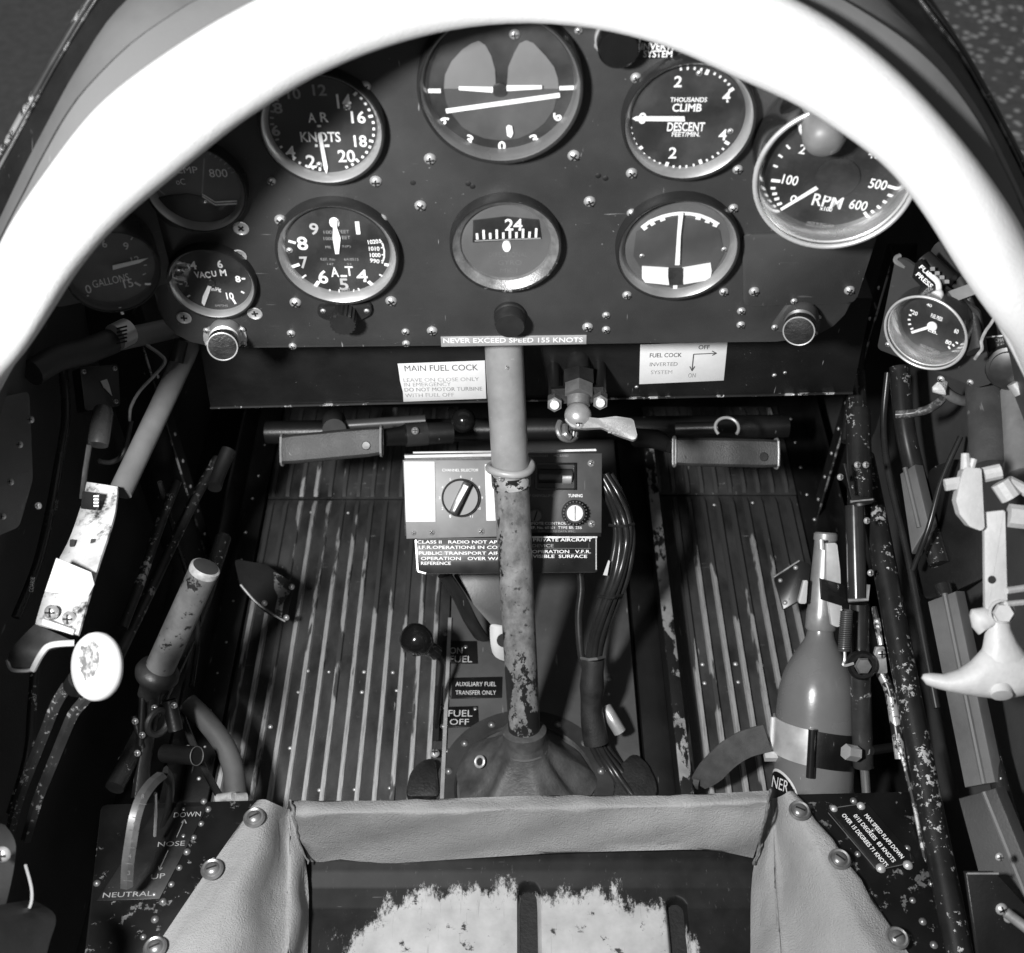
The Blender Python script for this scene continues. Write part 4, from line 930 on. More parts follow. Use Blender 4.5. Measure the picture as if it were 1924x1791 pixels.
mb = MB(); mb.poly(rp(1008, 872, 1079, 918), .0026, .0034); wi = mb.build('tuning_window', plate_black, rbp)
mb = MB(); a = rf.loc(1012, 894, 0); b = rf.loc(1075, 894, 0); mb.tube([(a.x, a.y, .0015), (b.x, b.y, .0015)], .0065, 24); mb.build('tuning_drum', mat('drum', .05, .22, .2), wi)
mb = MB(); a = rf.loc(1056, 897, 0); b = rf.loc(1073, 897, 0); mb.tube([(a.x, a.y, .0024), (b.x, b.y, .0024)], .0058, 24); mb.build('drum_flange', alu, wi)
mb = MB()
for (x0, y0, x1, y1) in ((1006, 869, 1081, 873), (1006, 917, 1081, 920), (1005, 869, 1009, 920), (1078, 869, 1082, 920)): mb.poly(rp(x0, y0, x1, y1), .0026, .0055)
mb.build('window_frame', bakelite, wi)
letter(rf, 'REMOTE CONTROL UNIT', 1038, 983, 96, 5, lume, rbp, z=.0028); letter(rf, 'REF. No. 60101  TYPE BE. 256', 1043, 991, 100, 5, lume, rbp, z=.0028); letter(rf, 'SUPPLIED TO DATA SPEC.', 1046, 998, 70, 3.5, lume_dim, rbp, z=.0028)
letter(rf, 'TUNING', 1081, 931, 27, 6, lume, rbp, z=.0028, fat=.02); letter(rf, 'OFF ON/VOLUME', 1013, 931, 54, 5, lume_dim, rbp, z=.0028); letter(rf, 'MEGACYCLES      MC BAND', 1030, 856, 76, 4, lume_dim, rbp, z=.0028)
kc = rf.loc(1079, 963, .0025); KM = Matrix.Translation(kc)
mb = MB(); mb.lathe([(.0112, 0), (.0112, .004), (.0094, .005), (.0092, .012), (.0085, .0126), (.0070, .0126)], 36, KM); k1 = mb.build('tuning_knob', bakelite_dull, ra, 30)
mb = MB(); mb.lathe([(.0072, .0124), (.0068, .0132), (0, .0134)], 28, KM); mb.cur = 1; mb.box((0, 0, .0134), (.001, .012, .0006), KM); mb.build('knob_cap', [alu_bright, steel], k1)
mb = MB()
for k in range(22):
    a = 2 * math.pi * k / 22; mb.box((.0098 * math.cos(a), .0098 * math.sin(a), .006), (.0012, .0012, .010), KM)
mb.build('knurling', mat('knurl_black', .06, .35), k1)
kc = rf.loc(1006, 968, .0025); KM = Matrix.Translation(kc)
mb = MB(); mb.lathe([(.0055, 0), (.0055, .008), (.0048, .009), (0, .009)], 28, KM); mb.cur = 1; mb.box((0, 0, .009), (.0012, .009, .0008), KM @ Matrix.Rotation(-.3, 4, 'Z')); mb.build('volume_knob', [mat('knob_grey', .11, .4, .2), black_flat], ra)
screws(rf, [(1111, 870, .8), (1112, 984, .8)], rbp, z=.0026)
# warning placard below the radio
wf = view_frame(950, 1042, 1.0)
rpz, p, z = plate('radio_warning_placard', 'black placard of white embossed radio rules below the radio unit', wf, [(780, 1012), (1122, 1008), (1122, 1075), (782, 1078)], plate_black, .0015, rad=.002)
for s, x, y, w, m in [('CLASS II   RADIO NOT APPROVED', 884, 1018, 200, lume), ('I.F.R.OPERATIONS IN COMMERCIAL', 893, 1028, 212, lume), ('PUBLIC TRANSPORT AIRCRAFT', 884, 1039, 194, lume), ('OPERATION   OVER WATER OR', 889, 1049, 196, lume), ('REFERENCE', 819, 1058, 56, lume),
                      ('PRIVATE AIRCRAFT', 1057, 1014, 110, lume), ('DEVICE', 1020, 1025, 40, lume_dim), ('OPERATION   V.F.R.', 1055, 1036, 110, lume), ('VISIBLE  SURFACE', 1052, 1045, 102, lume)]:
    letter(wf, s, x, y, w, 6, m, p, z=z, fat=.012)
bars(wf, [(786, 1023, 975, 1023, .8), (786, 1034, 975, 1033, .8), (786, 1044, 975, 1043, .8), (786, 1054, 975, 1053, .8), (1000, 1030, 1110, 1030, .8), (1000, 1041, 1110, 1040, .8)], lume_faint, p, z, 'tape_edges', .0003)
bars(wf, [(781, 1014, 785, 1072, 3), (785, 1073, 800, 1077, 3), (1000, 1009, 1122, 1009, 3), (1120, 1010, 1120, 1070, 1.5)], alu, p, z, 'worn_edges', .0004)

# ------------------------------------------------------------------ fuel lever, placards and bracket on the centre plate
cf = Fr(PZ(880, 1260, FLOOR + .012), (0, 0, 1), (0, 1, 0))
def fplate(name, label, quad, rows, m=plate_black):
    r_, p_, z_ = plate(name, label, cf, quad, m, .0012)
    for s, x, y, w, h in rows: letter(cf, s, x, y, w, h, mat('engraved_white', .7, .5) if m is plate_black else lume, p_, z=z_)
    return p_
fplate('fuel_on_placard', 'black ON FUEL placard beside the black fuel lever knob', [(831, 1205), (896, 1205), (898, 1247), (832, 1247)], [('ON', 857, 1222, 24, 12), ('FUEL', 866, 1238, 42, 12)])
fplate('auxiliary_fuel_placard', 'black AUXILIARY FUEL TRANSFER ONLY placard beside the column', [(850, 1274), (944, 1272), (943, 1311), (848, 1313)], [('AUXILIARY FUEL', 894, 1285, 76, 8), ('TRANSFER ONLY', 894, 1301, 76, 8)])
fo_ = fplate('fuel_off_placard', 'black FUEL OFF placard above the column boot ring', [(830, 1329), (898, 1327), (900, 1365), (829, 1368)], [('FUEL', 865, 1340, 45, 12), ('OFF', 863, 1356, 36, 11)])
fl_ = wthing('fuel_lever', 'black lever with round bakelite knob in front of the left footboard', 'lever', PZ(822, 1380, FLOOR + .008))
kp = PT(786, 1204, 1.06); jb = PZ(820, 1380, FLOOR + .006); jm = PT(830, 1245, 1.09)
mb = MB(); mb.tube(spline([jb, PT(826, 1300, 1.098), jm, PT(812, 1222, 1.07)], 5), [.0042] * 16, 10, flat=.5); wb(mb, 'stem', black, fl_)
M_ = axisM(PT(818, 1226, 1.072), kp)
L_ = (kp - PT(818, 1226, 1.072)).length
mb = MB(); mb.lathe([(0, -.002), (.0065, -.002), (.0072, .006), (.0068, .010), (.010, .013), (.0138, .019), (.0146, .026), (.0138, .031), (.0108, .036), (.005, .0385), (0, .039)], 32, M_); wb(mb, 'knob', bakelite, fl_, 60)
mb = MB(); mb.poly(pxpoly(cf, [(818, 1290), (827, 1288), (824, 1392), (813, 1392)], 0), .0003, .0012, cf.M); wb(mb, 'slot', black_flat, fl_)
o = link(SCREW, 'screw', fl_, basis=Matrix.Translation(PZ(817, 1415, FLOOR + .014)) @ Matrix.Scale(1.1, 4)); o.matrix_parent_inverse = fl_.matrix_basis.inverted()
# grey bracket with a drilled bare tab, left of the column
gb = wthing('pivot_bracket', 'grey bracket with a pale drilled tab just left of the control column', 'bracket', PT(915, 1170, 1.09))
gfr = view_frame(915, 1150, 1.10)
mb = MB(); mb.poly(rounded(pxpoly(gfr, [(850, 1078), (960, 1078), (960, 1180), (925, 1176), (885, 1130)], 0), .004), -.003, 0, gfr.M, bev=.0006); wb(mb, 'web', console_paint, gb)
mb = MB(); tabp = [(920, 1170), (960, 1178), (960, 1241), (940, 1240), (926, 1230), (921, 1205)]
mb.poly(rounded(pxpoly(gfr, tabp, .001), .005), .001, .003, gfr.M, bev=.0004); tb = wb(mb, 'tab', mat('tab_bare', .45, .5, .1, .3, 60), gb)
mb = MB(); c_ = gfr.loc(946, 1203, .0032); mb.lathe([(0, 0), (.0064, 0), (.0064, -.001)], 24, gfr.M @ Matrix.Translation(c_)); wb(mb, 'hole', black_flat, tb)
mb = MB(); mb.tube(spline([PT(835, 1080, 1.08), PT(862, 1120, 1.09), PT(884, 1165, 1.10), PT(905, 1198, 1.12)], 5), .009, 10, flat=.45); wb(mb, 'strut', black, gb)

# ------------------------------------------------------------------ rudder pedals and bar
def pedal(label, a, b, rpx, t, ends):
    A = PT(*a, t); B = PT(*b, t); rr = rpx * t / F
    root = wthing('rudder_pedal', label, 'pedal', (A + B) / 2, 'rudder pedals')
    d = (B - A).normalized(); u = UPV; n = -FWD
    mb = MB(); sec = [(-1, -.2), (-.98, .35), (-.8, .62), (0, .72), (.8, .62), (.98, .35), (1, -.2), (.9, -.6), (0, -.7), (-.9, -.6)]
    vs = []; fs = []; k = len(sec); m = 9
    for i in range(m):
        tt = i / (m - 1); s = 1 - (.06 if i in (0, m - 1) else 0); c = A.lerp(B, tt) + n * (.0015 * math.sin(i * 1.7))
        for p, q in sec: vs.append(c + u * (p * rr * s) + n * (q * rr * s))
    for i in range(m - 1):
        for j in range(k): j2 = (j + 1) % k; fs.append((i * k + j, i * k + j2, (i + 1) * k + j2, (i + 1) * k + j))
    fs.append(tuple(range(k))); fs.append(tuple((m - 1) * k + j for j in range(k)))
    mb.add(vs, fs); wb(mb, 'tread', pedal_mat, root, 35)
    for e, dd in ((A, -d), (B, d)):
        mb = MB(); ring = [e + dd * .0005 + u * (p * rr * 1.03) + n * (q * rr * 1.03) for p, q in sec + sec[:1]]
        mb.tube(ring, .0011, 6); wb(mb, 'end_rim', alu, root)
    for q in (.12, .86):
        p = A.lerp(B, q) + n * (rr * .70) - u * (rr * .25); o = link(SCREW, 'screw', root, basis=Fr(p, n, u).M @ Matrix.Scale(.8, 4)); o.matrix_parent_inverse = root.matrix_basis.inverted()
        o.data = PSCREW
    return root
ps = MB(); ps.lathe([(0, .0006), (.003, .0008), (.0045, .0008), (.0052, 0)], 16); pso = ps.build('screw', mat('pedal_rivet', .03, .4)); PSCREW = pso.data; bpy.data.objects.remove(pso)
pl = pedal('left rudder pedal, a padded grey bar above the ribbed footboard', (532, 845), (716, 828), 28, 1.10, 0)
pr_ = pedal('right rudder pedal, a padded dark bar below a pale hoop', (1268, 848), (1458, 852), 27, 1.10, 0)
mb = MB(); mb.tube([PT(722, 822, 1.11), PT(756, 818, 1.12), PT(762, 817, 1.12), PT(850, 812, 1.13)], [.008, .0095, .0105, .0105], 20); tb = wb(mb, 'crank_tube', black, pl)
mb = MB(); mb.tube([PT(762, 817, 1.12), PT(802, 814, 1.125)], .0115, 20); cl_ = wb(mb, 'crank_sleeve', mat('sleeve', .05, .3, .3, .3, 40), pl)
q = view_frame(780, 809, 1.108); o = link(SCREW, 'screw', pl, basis=q.M @ Matrix.Scale(.9, 4)); o.matrix_parent_inverse = pl.matrix_basis.inverted()
mb = MB(); mb.tube([PT(628, 790, 1.16), PT(628, 808, 1.13)], .0115, 22); mb.tube([PT(640, 800, 1.15), PT(800, 790, 1.15)], .006, 12); wb(mb, 'upright_tube', mat('tube_end', .05, .4), pl)
mb = MB(); mb.tube([PT(1262, 838, 1.11), PT(1232, 825, 1.13), PT(1196, 822, 1.15)], [.007, .0095, .0095], 16); wb(mb, 'crank_tube', black, pr_)
mb = MB(); c = PT(1366, 803, 1.12); M_ = Fr(c, -FWD + UPV * .4, UPV).M
mb.tube([M_ @ Vector((.0112 * math.cos(a), .0105 * math.sin(a), 0)) for a in [R(-40 + 10 * k) for k in range(27)]], .0015, 8); wb(mb, 'hoop', mat('hoop_pale', .5, .4, .3), pr_)
mb = MB(); mb.tube([PT(1270, 805, 1.15), PT(1350, 803, 1.14)], .006, 10); wb(mb, 'upright_tube', black, pr_)
bk_ = wthing('control_knob', 'shiny black ball knob just left of the column under the white placard', 'knob', PT(871, 788, 1.04))
mb = MB(); mb.ball(PT(871, 790, 1.04), .0108, 28); wb(mb, 'ball', bakelite, bk_, 80)
mb = MB(); mb.tube([PT(868, 788, 1.045), PT(848, 770, 1.16)], .0035, 10); wb(mb, 'rod', black, bk_)
hs = wthing('cross_rail', 'dark cross rail behind the rudder pedals', 'rail', PT(960, 805, 1.22))
mb = MB(); mb.tube([PT(500, 812, 1.22), PT(1480, 800, 1.22)], .012, 16); wb(mb, 'tube', black, hs)

# ------------------------------------------------------------------ wiring loom right of the column
wl = wthing('wiring_loom', 'bundle of glossy black cables curving down right of the radio unit', 'cables', PT(1120, 1400, 1.06))
path = [(1128, 890, 1.03), (1150, 930, 1.03), (1168, 975, 1.02), (1172, 1020, 1.02), (1160, 1080, 1.02), (1138, 1140, 1.03), (1120, 1200, 1.04), (1112, 1260, 1.05), (1112, 1330, 1.06), (1122, 1395, 1.065), (1155, 1450, 1.065), (1190, 1500, 1.05), (1230, 1560, 1.04)]
for k, (ox, ot, rr) in enumerate([(-14, 0, .0029), (-6, -.004, .0029), (3, -.005, .003), (11, -.002, .0028), (18, .003, .0026), (6, .006, .003)]):
    pts = []
    for i, (x, y, t) in enumerate(path):
        sq = 1.0 if i < 6 else (.75 if i < 10 else 1.2)
        pts.append(PT(x + ox * sq + 2.0 * math.sin(i * 1.3 + k * 2), y, t + ot + .0015 * math.sin(i * 2.1 + k)))
    mb = MB(); mb.tube(spline(pts, 4), rr, 10); wb(mb, 'cable', cable_mat, wl, 60)
mb = MB(); mb.tube(spline([PT(1090, 1076, 1.06), PT(1092, 1110, 1.06), PT(1087, 1160, 1.06), PT(1092, 1230, 1.06), PT(1102, 1260, 1.06)], 5), .0034, 10); wb(mb, 'cable', cable_mat, wl, 60)
mb = MB(); mb.tube(spline([PT(1115, 1236, 1.045), PT(1112, 1290, 1.05), PT(1112, 1340, 1.056), PT(1120, 1395, 1.06)], 4), [.0098, .0102, .0098, .0105, .0110, .0102, .0098, .0098, .0102, .0108, .0112, .0114, .0116], 20); wb(mb, 'taped_sleeve', tape_mat, wl, 60)
for y, x, w in ((986, 1168, 23), (1120, 1146, 22), (1236, 1114, 22)):
    mb = MB(); mb.tube([PT(x - w, y, 1.02 if y < 1200 else 1.04), PT(x - w // 3, y + 3, 1.012 if y < 1200 else 1.028), PT(x + w // 3, y + 2, 1.012 if y < 1200 else 1.028), PT(x + w, y - 2, 1.02 if y < 1200 else 1.04)], .0014, 6); wb(mb, 'tie', mat('tie_cord', .12, .7) if y > 1200 else black_flat, wl)
mb = MB(); mb.tube(spline([PT(1138, 1330, 1.07), PT(1150, 1350, 1.065), PT(1165, 1375, 1.065)], 4), .006, 12); wb(mb, 'connector', alu, wl)
mb = MB(); f_ = view_frame(1136, 1060, 1.012); mb.poly(pxpoly(f_, [(1133, 1080), (1143, 1052), (1146, 1054), (1141, 1081)], 0), 0, .0005, f_.M); wb(mb, 'flag', mat('flag', .55, .5), wl)
# black leather flaps either side of the boot
for nm, lab, pts in (('floor_gaiter', 'black leather flap on the floor left of the column boot', [(762, 1498), (770, 1455), (790, 1432), (818, 1424), (826, 1498)]),
                     ('floor_gaiter', 'black leather flap on the floor under the cables right of the boot', [(1150, 1498), (1165, 1440), (1190, 1415), (1215, 1435), (1232, 1470), (1235, 1500)])):
    f_ = Fr(PZ(pts[0][0], pts[0][1], FLOOR + .016), (0, 0, 1), (0, 1, 0)); q = thing(nm, lab, 'flap', f_.M, 'floor flaps')
    mb = MB(); mb.poly(rounded(pxpoly(f_, pts, 0), .006), -.008, .002, bev=.001); mb.build('flap', mat('flap_black', .014, .5, 0, .5, 40, .4, 400, .4), q)

# ------------------------------------------------------------------ seat
SH = -.82                                   # shelf round the seat, below the eye
sf = Fr(PZ(960, 1500, SH), (0, 0, 1), (0, 1, 0))
def shelf(label, quad, rad):
    t = thing('seat_shelf', label, 'shelf', sf.M, 'shelves beside the seat')
    mb = MB(); mb.poly(rounded(pxpoly(sf, quad, 0), rad), -.006, 0, bev=.0008); mb.build('plate', plate_chip, t); return t
shl = shelf('black chipped shelf left of the seat carrying the trim quadrant', [(190, 1512), (500, 1503), (425, 1630), (245, 1880), (150, 1880)], .004)
shr = shelf('black riveted shelf right of the seat carrying the flap speed placard', [(1470, 1493), (1735, 1487), (1860, 1880), (1750, 1880), (1560, 1620)], .004)
for t_, pts in ((shl, [(345, 1521), (391, 1520), (378, 1547), (345, 1571), (364, 1573), (351, 1600), (337, 1630), (322, 1661), (306, 1693), (291, 1727), (269, 1760), (383, 1505), (182, 1659), (290, 1680)]),
                (shr, [(1604, 1504), (1614, 1514), (1612, 1604), (1705, 1593), (1715, 1691), (1734, 1731), (1755, 1775), (1750, 1660), (1640, 1560)])):
    for x, y in pts: link(dull_rivet, 'rivet', t_, basis=Matrix.Translation(sf.loc(x, y, .0)) @ Matrix.Scale(random.uniform(.75, 1.0), 4))

seat = wthing('pilot_seat', 'pilot seat pan with worn black paint inside a pale grey leather surround', 'seat', PZ(960, 1700, -.95))
def sheet(rows, m, name, th=.0022, sub=4, sharp=75, wob=.0008):
    """leather sheet through rows of points, with a little thickness and unevenness"""
    rows = [spline(r_, sub) for r_ in rows]; cols = list(zip(*rows)); cols = [spline(c, sub) for c in cols]
    nu, nv = len(cols), len(cols[0]); vs = []; fs = []
    P = [[cols[i][j] for j in range(nv)] for i in range(nu)]
    top = []
    for i in range(nu):
        for j in range(nv):
            du = P[min(i + 1, nu - 1)][j] - P[max(i - 1, 0)][j]; dv = P[i][min(j + 1, nv - 1)] - P[i][max(j - 1, 0)]
            nn = du.cross(dv).normalized()
            if nn.dot(CAM - P[i][j]) < 0: nn = -nn
            w = wob * (.6 * math.sin(P[i][j].x * 150 + P[i][j].y * 90) + math.sin(P[i][j].x * 61 - P[i][j].z * 130 + 2) + .9 * math.sin(P[i][j].x * 95 - P[i][j].y * 120 + 3 * math.sin(P[i][j].x * 30)))
            if i in (0, nu - 1) or j in (0, nv - 1): w = 0
            top.append((P[i][j] + nn * w, P[i][j] - nn * th))
    vs = [a for a, _ in top] + [b for _, b in top]; o_ = len(top)
    for i in range(nu - 1):
        for j in range(nv - 1):
            a, b, c, d = i * nv + j, (i + 1) * nv + j, (i + 1) * nv + j + 1, i * nv + j + 1
            fs += [(a, b, c, d), (o_ + a, o_ + d, o_ + c, o_ + b)]
    for i in range(nu - 1):
        for j in (0, nv - 1): a, b = i * nv + j, (i + 1) * nv + j; fs.append((a, b, o_ + b, o_ + a))
    for j in range(nv - 1):
        for i in (0, nu - 1): a, b = i * nv + j, i * nv + j + 1; fs.append((a, b, o_ + b, o_ + a))
    mb = MB(); mb.add(vs, fs); return wb(mb, name, m, seat, sharp)
LIP = .418                                   # how far forward the seat's front wall stands
xs = [548, 700, 870, 1040, 1220, 1350, 1445]
top_y = [1504, 1504, 1499, 1494, 1495, 1490, 1485]; rid_y = [1531, 1531, 1529, 1523, 1522, 1516, 1512]; bot_y = [1627, 1623, 1613, 1603, 1598, 1597, 1612]
r0 = [PZ(x, y, SH + .004) for x, y in zip(xs, top_y)]
r1 = [PZ(x, y - 8, SH + .008) for x, y in zip(xs, rid_y)]
r2 = [PZ(x, y + 6, SH + .002) for x, y in zip(xs, rid_y)]
xb = [585, 715, 875, 1040, 1205, 1330, 1415]
y2 = min(p.y for p in r2)
r3 = [PY(x, (a + b) / 2 + 4, LIP - .008) for x, a, b in zip([(p + q) / 2 for p, q in zip(xs, xb)], rid_y, bot_y)]
r4 = [PY(x, y, LIP - .012) for x, y in zip(xb, bot_y)]
sheet([r0, r1, r2, r3, r4], seat_hide, 'front_cover', wob=.0013)
# side covers
def side(lab, o_px, m_px, f_px, i_px, iz):
    rows = []
    for k in range(len(o_px)):
        a = PZ(*o_px[k], SH + .004); b = PZ(*m_px[k], SH + .003); c = PZ(*f_px[k], SH - (.010 if k == 0 else .034)); d = PZ(*i_px[k], iz[k]); s_ = 1 if i_px[k][0] > f_px[k][0] else -1
        e = PZ(f_px[k][0] + s_ * (14 if k else 4), f_px[k][1], SH - (.012 if k == 0 else .036)); h_ = PZ((f_px[k][0] * .4 + i_px[k][0] * .6), (f_px[k][1] + i_px[k][1]) / 2, (SH - .014) if k == 0 else iz[k] + .016)
        rows.append([a, (a + b) / 2 + Vector((0, 0, .004)), b + Vector((0, 0, .001)), c, e, h_, d])
    o = sheet(rows, seat_hide, 'side_cover', wob=.0017); o['label'] = lab
side('left leather side cover', [(483, 1503), (392, 1632), (292, 1780), (200, 1920)], [(515, 1510), (470, 1640), (420, 1790), (370, 1920)], [(540, 1520), (532, 1640), (528, 1790), (526, 1920)], [(549, 1530), (578, 1650), (578, 1790), (574, 1920)], [-.832, -.878, -.884, -.884])
side('right leather side cover', [(1492, 1487), (1592, 1620), (1700, 1780), (1790, 1920)], [(1470, 1495), (1540, 1630), (1615, 1790), (1670, 1920)], [(1455, 1500), (1468, 1630), (1480, 1790), (1490, 1920)], [(1446, 1510), (1414, 1640), (1410, 1790), (1410, 1920)], [-.832, -.878, -.884, -.884])
# torn corner seams
for pts in ([(546, 1502, SH + .009), (553, 1530, SH + .008), (562, 1575, -.848), (580, 1622, -.868)], [(1448, 1485, SH + .009), (1440, 1525, SH + .008), (1428, 1580, -.848), (1416, 1625, -.868)]):
    mb = MB(); mb.tube([p + Vector((random.uniform(-.0008, .0008), random.uniform(-.0008, .0008), 0)) for p in spline([PZ(*p) for p in pts], 6)], [.0005 + .0009 * random.random() for _ in range(19)], 8); wb(mb, 'torn_seam', mat('seam_edge', .16, .7, 0, .6, 200, .5, 800), seat, 60)
# pan: dished sheet with two pressed slots
PZT = -.892
def pz(x, y): return PZ(x, y, PZT)
mb = MB(); vs = []; fs = []; pan_o = pz(990, 1645)
y_f = LIP - .014; x_l = -.172; x_r = .195
prof = [(y_f - .03 + .046 * math.cos(R(a_)), PZT + .036 * (1 - math.sin(R(a_)))) for a_ in (0, 10, 20, 30, 42, 55, 70, 90)] + [(y_f - .05, PZT), (y_f - .12, PZT), (y_f - .25, PZT)]
slots = [(993, 1664, 17.5), (1269, 1690, 16)]
nx = 90; fine = []
for i in range(len(prof) - 1):
    n_ = 4 if i < 7 else (40 if i == 7 else 10)
    for k in range(n_):
        t = k / n_; fine.append((prof[i][0] * (1 - t) + prof[i + 1][0] * t, prof[i][1] * (1 - t) + prof[i + 1][1] * t))
fine.append(prof[-1])
# refine rows between the front edge and the slot ends
fine2 = []
for (a, b) in zip(fine, fine[1:]):
    m_ = max(1, int((a[0] - b[0]) / .0011)); m_ = min(m_, 12)
    for k in range(m_): t = k / m_; fine2.append((a[0] * (1 - t) + b[0] * t, a[1] * (1 - t) + b[1] * t))
fine2.append(fine[-1])
SL = [(pz(x, y), w * .96 / F) for x, y, w in slots]
def xsamples():
    out = []
    x = x_l
    while x < x_r:
        out.append(x); near = min(abs(abs(x - c.x) - w) for c, w in SL); x += .0012 if near < .007 else .0045
    out.append(x_r); return out
XS = xsamples()
for y, z in fine2:
    for x in XS:
        dz = 0
        for c, w in SL:
            yc = min(y, c.y - w)                       # rounded end toward the front
            dist = math.hypot(x - c.x, y - yc)
            dz -= .010 * max(0, min(1, (w + .0015 - dist) / .003))
        vs.append(Vector((x, y, CAM.z + z + dz)) - Vector((pan_o.x, y_f, CAM.z + PZT)))
nX = len(XS)
for i in range(len(fine2) - 1):
    for k in range(nX - 1): fs.append((i * nX + k, i * nX + k + 1, (i + 1) * nX + k + 1, (i + 1) * nX + k))
mb.add(vs, fs); po = mb.build('seat_pan', seat_pan, seat, 50)
po.matrix_parent_inverse = seat.matrix_basis.inverted(); po.matrix_basis = Matrix.Translation((pan_o.x, y_f, CAM.z + PZT))
for c, w in SL:
    mb = MB()
    outl = [(c.x + w * math.cos(a), c.y - w + w * math.sin(a)) for a in [R(180 - 15 * k) for k in range(13)]]
    pts = [(c.x - w, c.y - .2)] + outl + [(c.x + w, c.y - .2)]
    mb.poly([(p[0], p[1]) for p in pts], CAM.z + PZT - .02, CAM.z + PZT - .0075)
    wb(mb, 'slot_floor', mat('slot_dark', .008, .6, 0, .5, 60, .3, 400), seat)
# upholstery screws with cup washers
cw = MB(); cw.lathe([(.0078, 0), (.0082, .0012), (.0070, .0026), (.0056, .0020), (.0050, .0030), (.003, .0042), (0, .0045)], 24); cw.cur = 1; cw.box((0, 0, .0044), (.0072, .0011, .0008))
cwo = cw.build('cup_screw', [steel, black_flat]); CUP = cwo.data; bpy.data.objects.remove(cwo)
for x, y in [(478, 1537), (399, 1634), (292, 1781), (1502, 1524), (1577, 1615), (1685, 1763)]:
    o = link(CUP, 'cup_screw', seat, basis=Matrix.Translation(PZ(x, y, SH + .008)) @ Matrix.Rotation(random.uniform(0, 3), 4, 'Z')); o.matrix_parent_inverse = seat.matrix_basis.inverted()

# flap speed placard on the right shelf
quad = [(1553, 1520), (1627, 1508), (1722, 1618), (1645, 1636)]
r_, p, z = plate('flap_speed_placard', 'black embossed MAX SPEED FLAPS DOWN placard on the right shelf', sf, quad, plate_black, .0012, rad=.003)
A = sf.loc(1627, 1508); B = sf.loc(1722, 1618); ang = math.atan2(B.y - A.y, B.x - A.x)
for i, (s, w) in enumerate([('MAX SPEED FLAPS DOWN', 100), ('0/15 DEGREES  83 KNOTS', 108), ('OVER 15 DEGREES 71 KNOTS', 120)]):
    k = .22 + .24 * i; x = (1627 + 1722) / 2 * (1 - k) + (1553 + 1645) / 2 * k; y = (1508 + 1618) / 2 * (1 - k) + (1520 + 1636) / 2 * k
    letter(sf, s, x + 3, y + 4, w, 8, lume, p, ang, z=z, fat=.012)
bars(sf, [(1560, 1519, 1626, 1509, 1.2), (1717, 1620, 1652, 1634, 1.2), (1556, 1527, 1644, 1631, 1.2)], lume_faint, p, z, 'edge_line')
screws(sf, [(1567, 1519, .7), (1618, 1514, .8), (1655, 1631, .9), (1706, 1625, .9)], p, RIV, 1.4, z=z)

# ------------------------------------------------------------------ trim quadrant on the left shelf
tq = wthing('trim_quadrant', 'curved numbered trim strip rising from the shelf left of the seat', 'quadrant', PZ(238, 1665, SH))
pts = [(238, 1668, .815), (240, 1625, .80), (246, 1580, .795), (254, 1535, .795), (266, 1500, .805), (285, 1472, .83), (305, 1455, .86)]
mb = MB(); mb.tube(spline([PT(*p) for p in pts], 4), .0042, 4, flat=.35, ref=(1, .3, 0)); wb(mb, 'scale_strip', mat('strip_alu', .16, .45, .3, .35, 60, .1, 500), tq, 30)
for k, (x, y, t) in enumerate([(239, 1640, .80), (241, 1608, .795), (245, 1578, .79), (250, 1546, .79), (256, 1522, .79), (265, 1496, .80)]):
    f_ = view_frame(x, y, t - .006); letter(f_, str(3 + k), x + 3, y, 5, 8, ink, tq, -.15, world=True); bars(f_, [(x - 7, y + 13, x + 10, y + 15, 1)], ink, tq, 0, 'graduation', world=True)
mb = MB(); mb.tube([PT(292, 1490, .83), PT(293, 1530, .84), PT(291, 1570, .85)], .0012, 6); wb(mb, 'rod', alu, tq)
mb = MB(); mb.tube(spline([PT(310, 1452, .87), PT(320, 1470, .88), PT(318, 1510, .88), PT(305, 1560, .88)], 4), .006, 8, flat=.4); wb(mb, 'slot_guard', black, tq)
r_, p, z = plate('trim_placard', 'black engraved placard lettered DOWN, NOSE and UP beside the trim quadrant', sf, [(295, 1520), (392, 1514), (300, 1690), (182, 1694)], plate_black, .0012)
et = mat('engraved_dim', .3, .5)
for s, x, y, w, h, a in [('DOWN', 352, 1530, 50, 9, .05), ('NOSE', 322, 1585, 50, 9, .05), ('UP', 297, 1646, 26, 9, .1), ('NEUTRAL', 240, 1680, 92, 9, .04)]: letter(sf, s, x, y, w, h, et, p, a, z=z)
bars(sf, [(332, 1573, 346, 1541, 1.5), (341, 1546, 347, 1540, 2), (350, 1547, 347, 1540, 2), (316, 1598, 300, 1633, 1.5), (298, 1627, 300, 1635, 2), (305, 1630, 300, 1635, 2)], et, p, z, 'arrows')

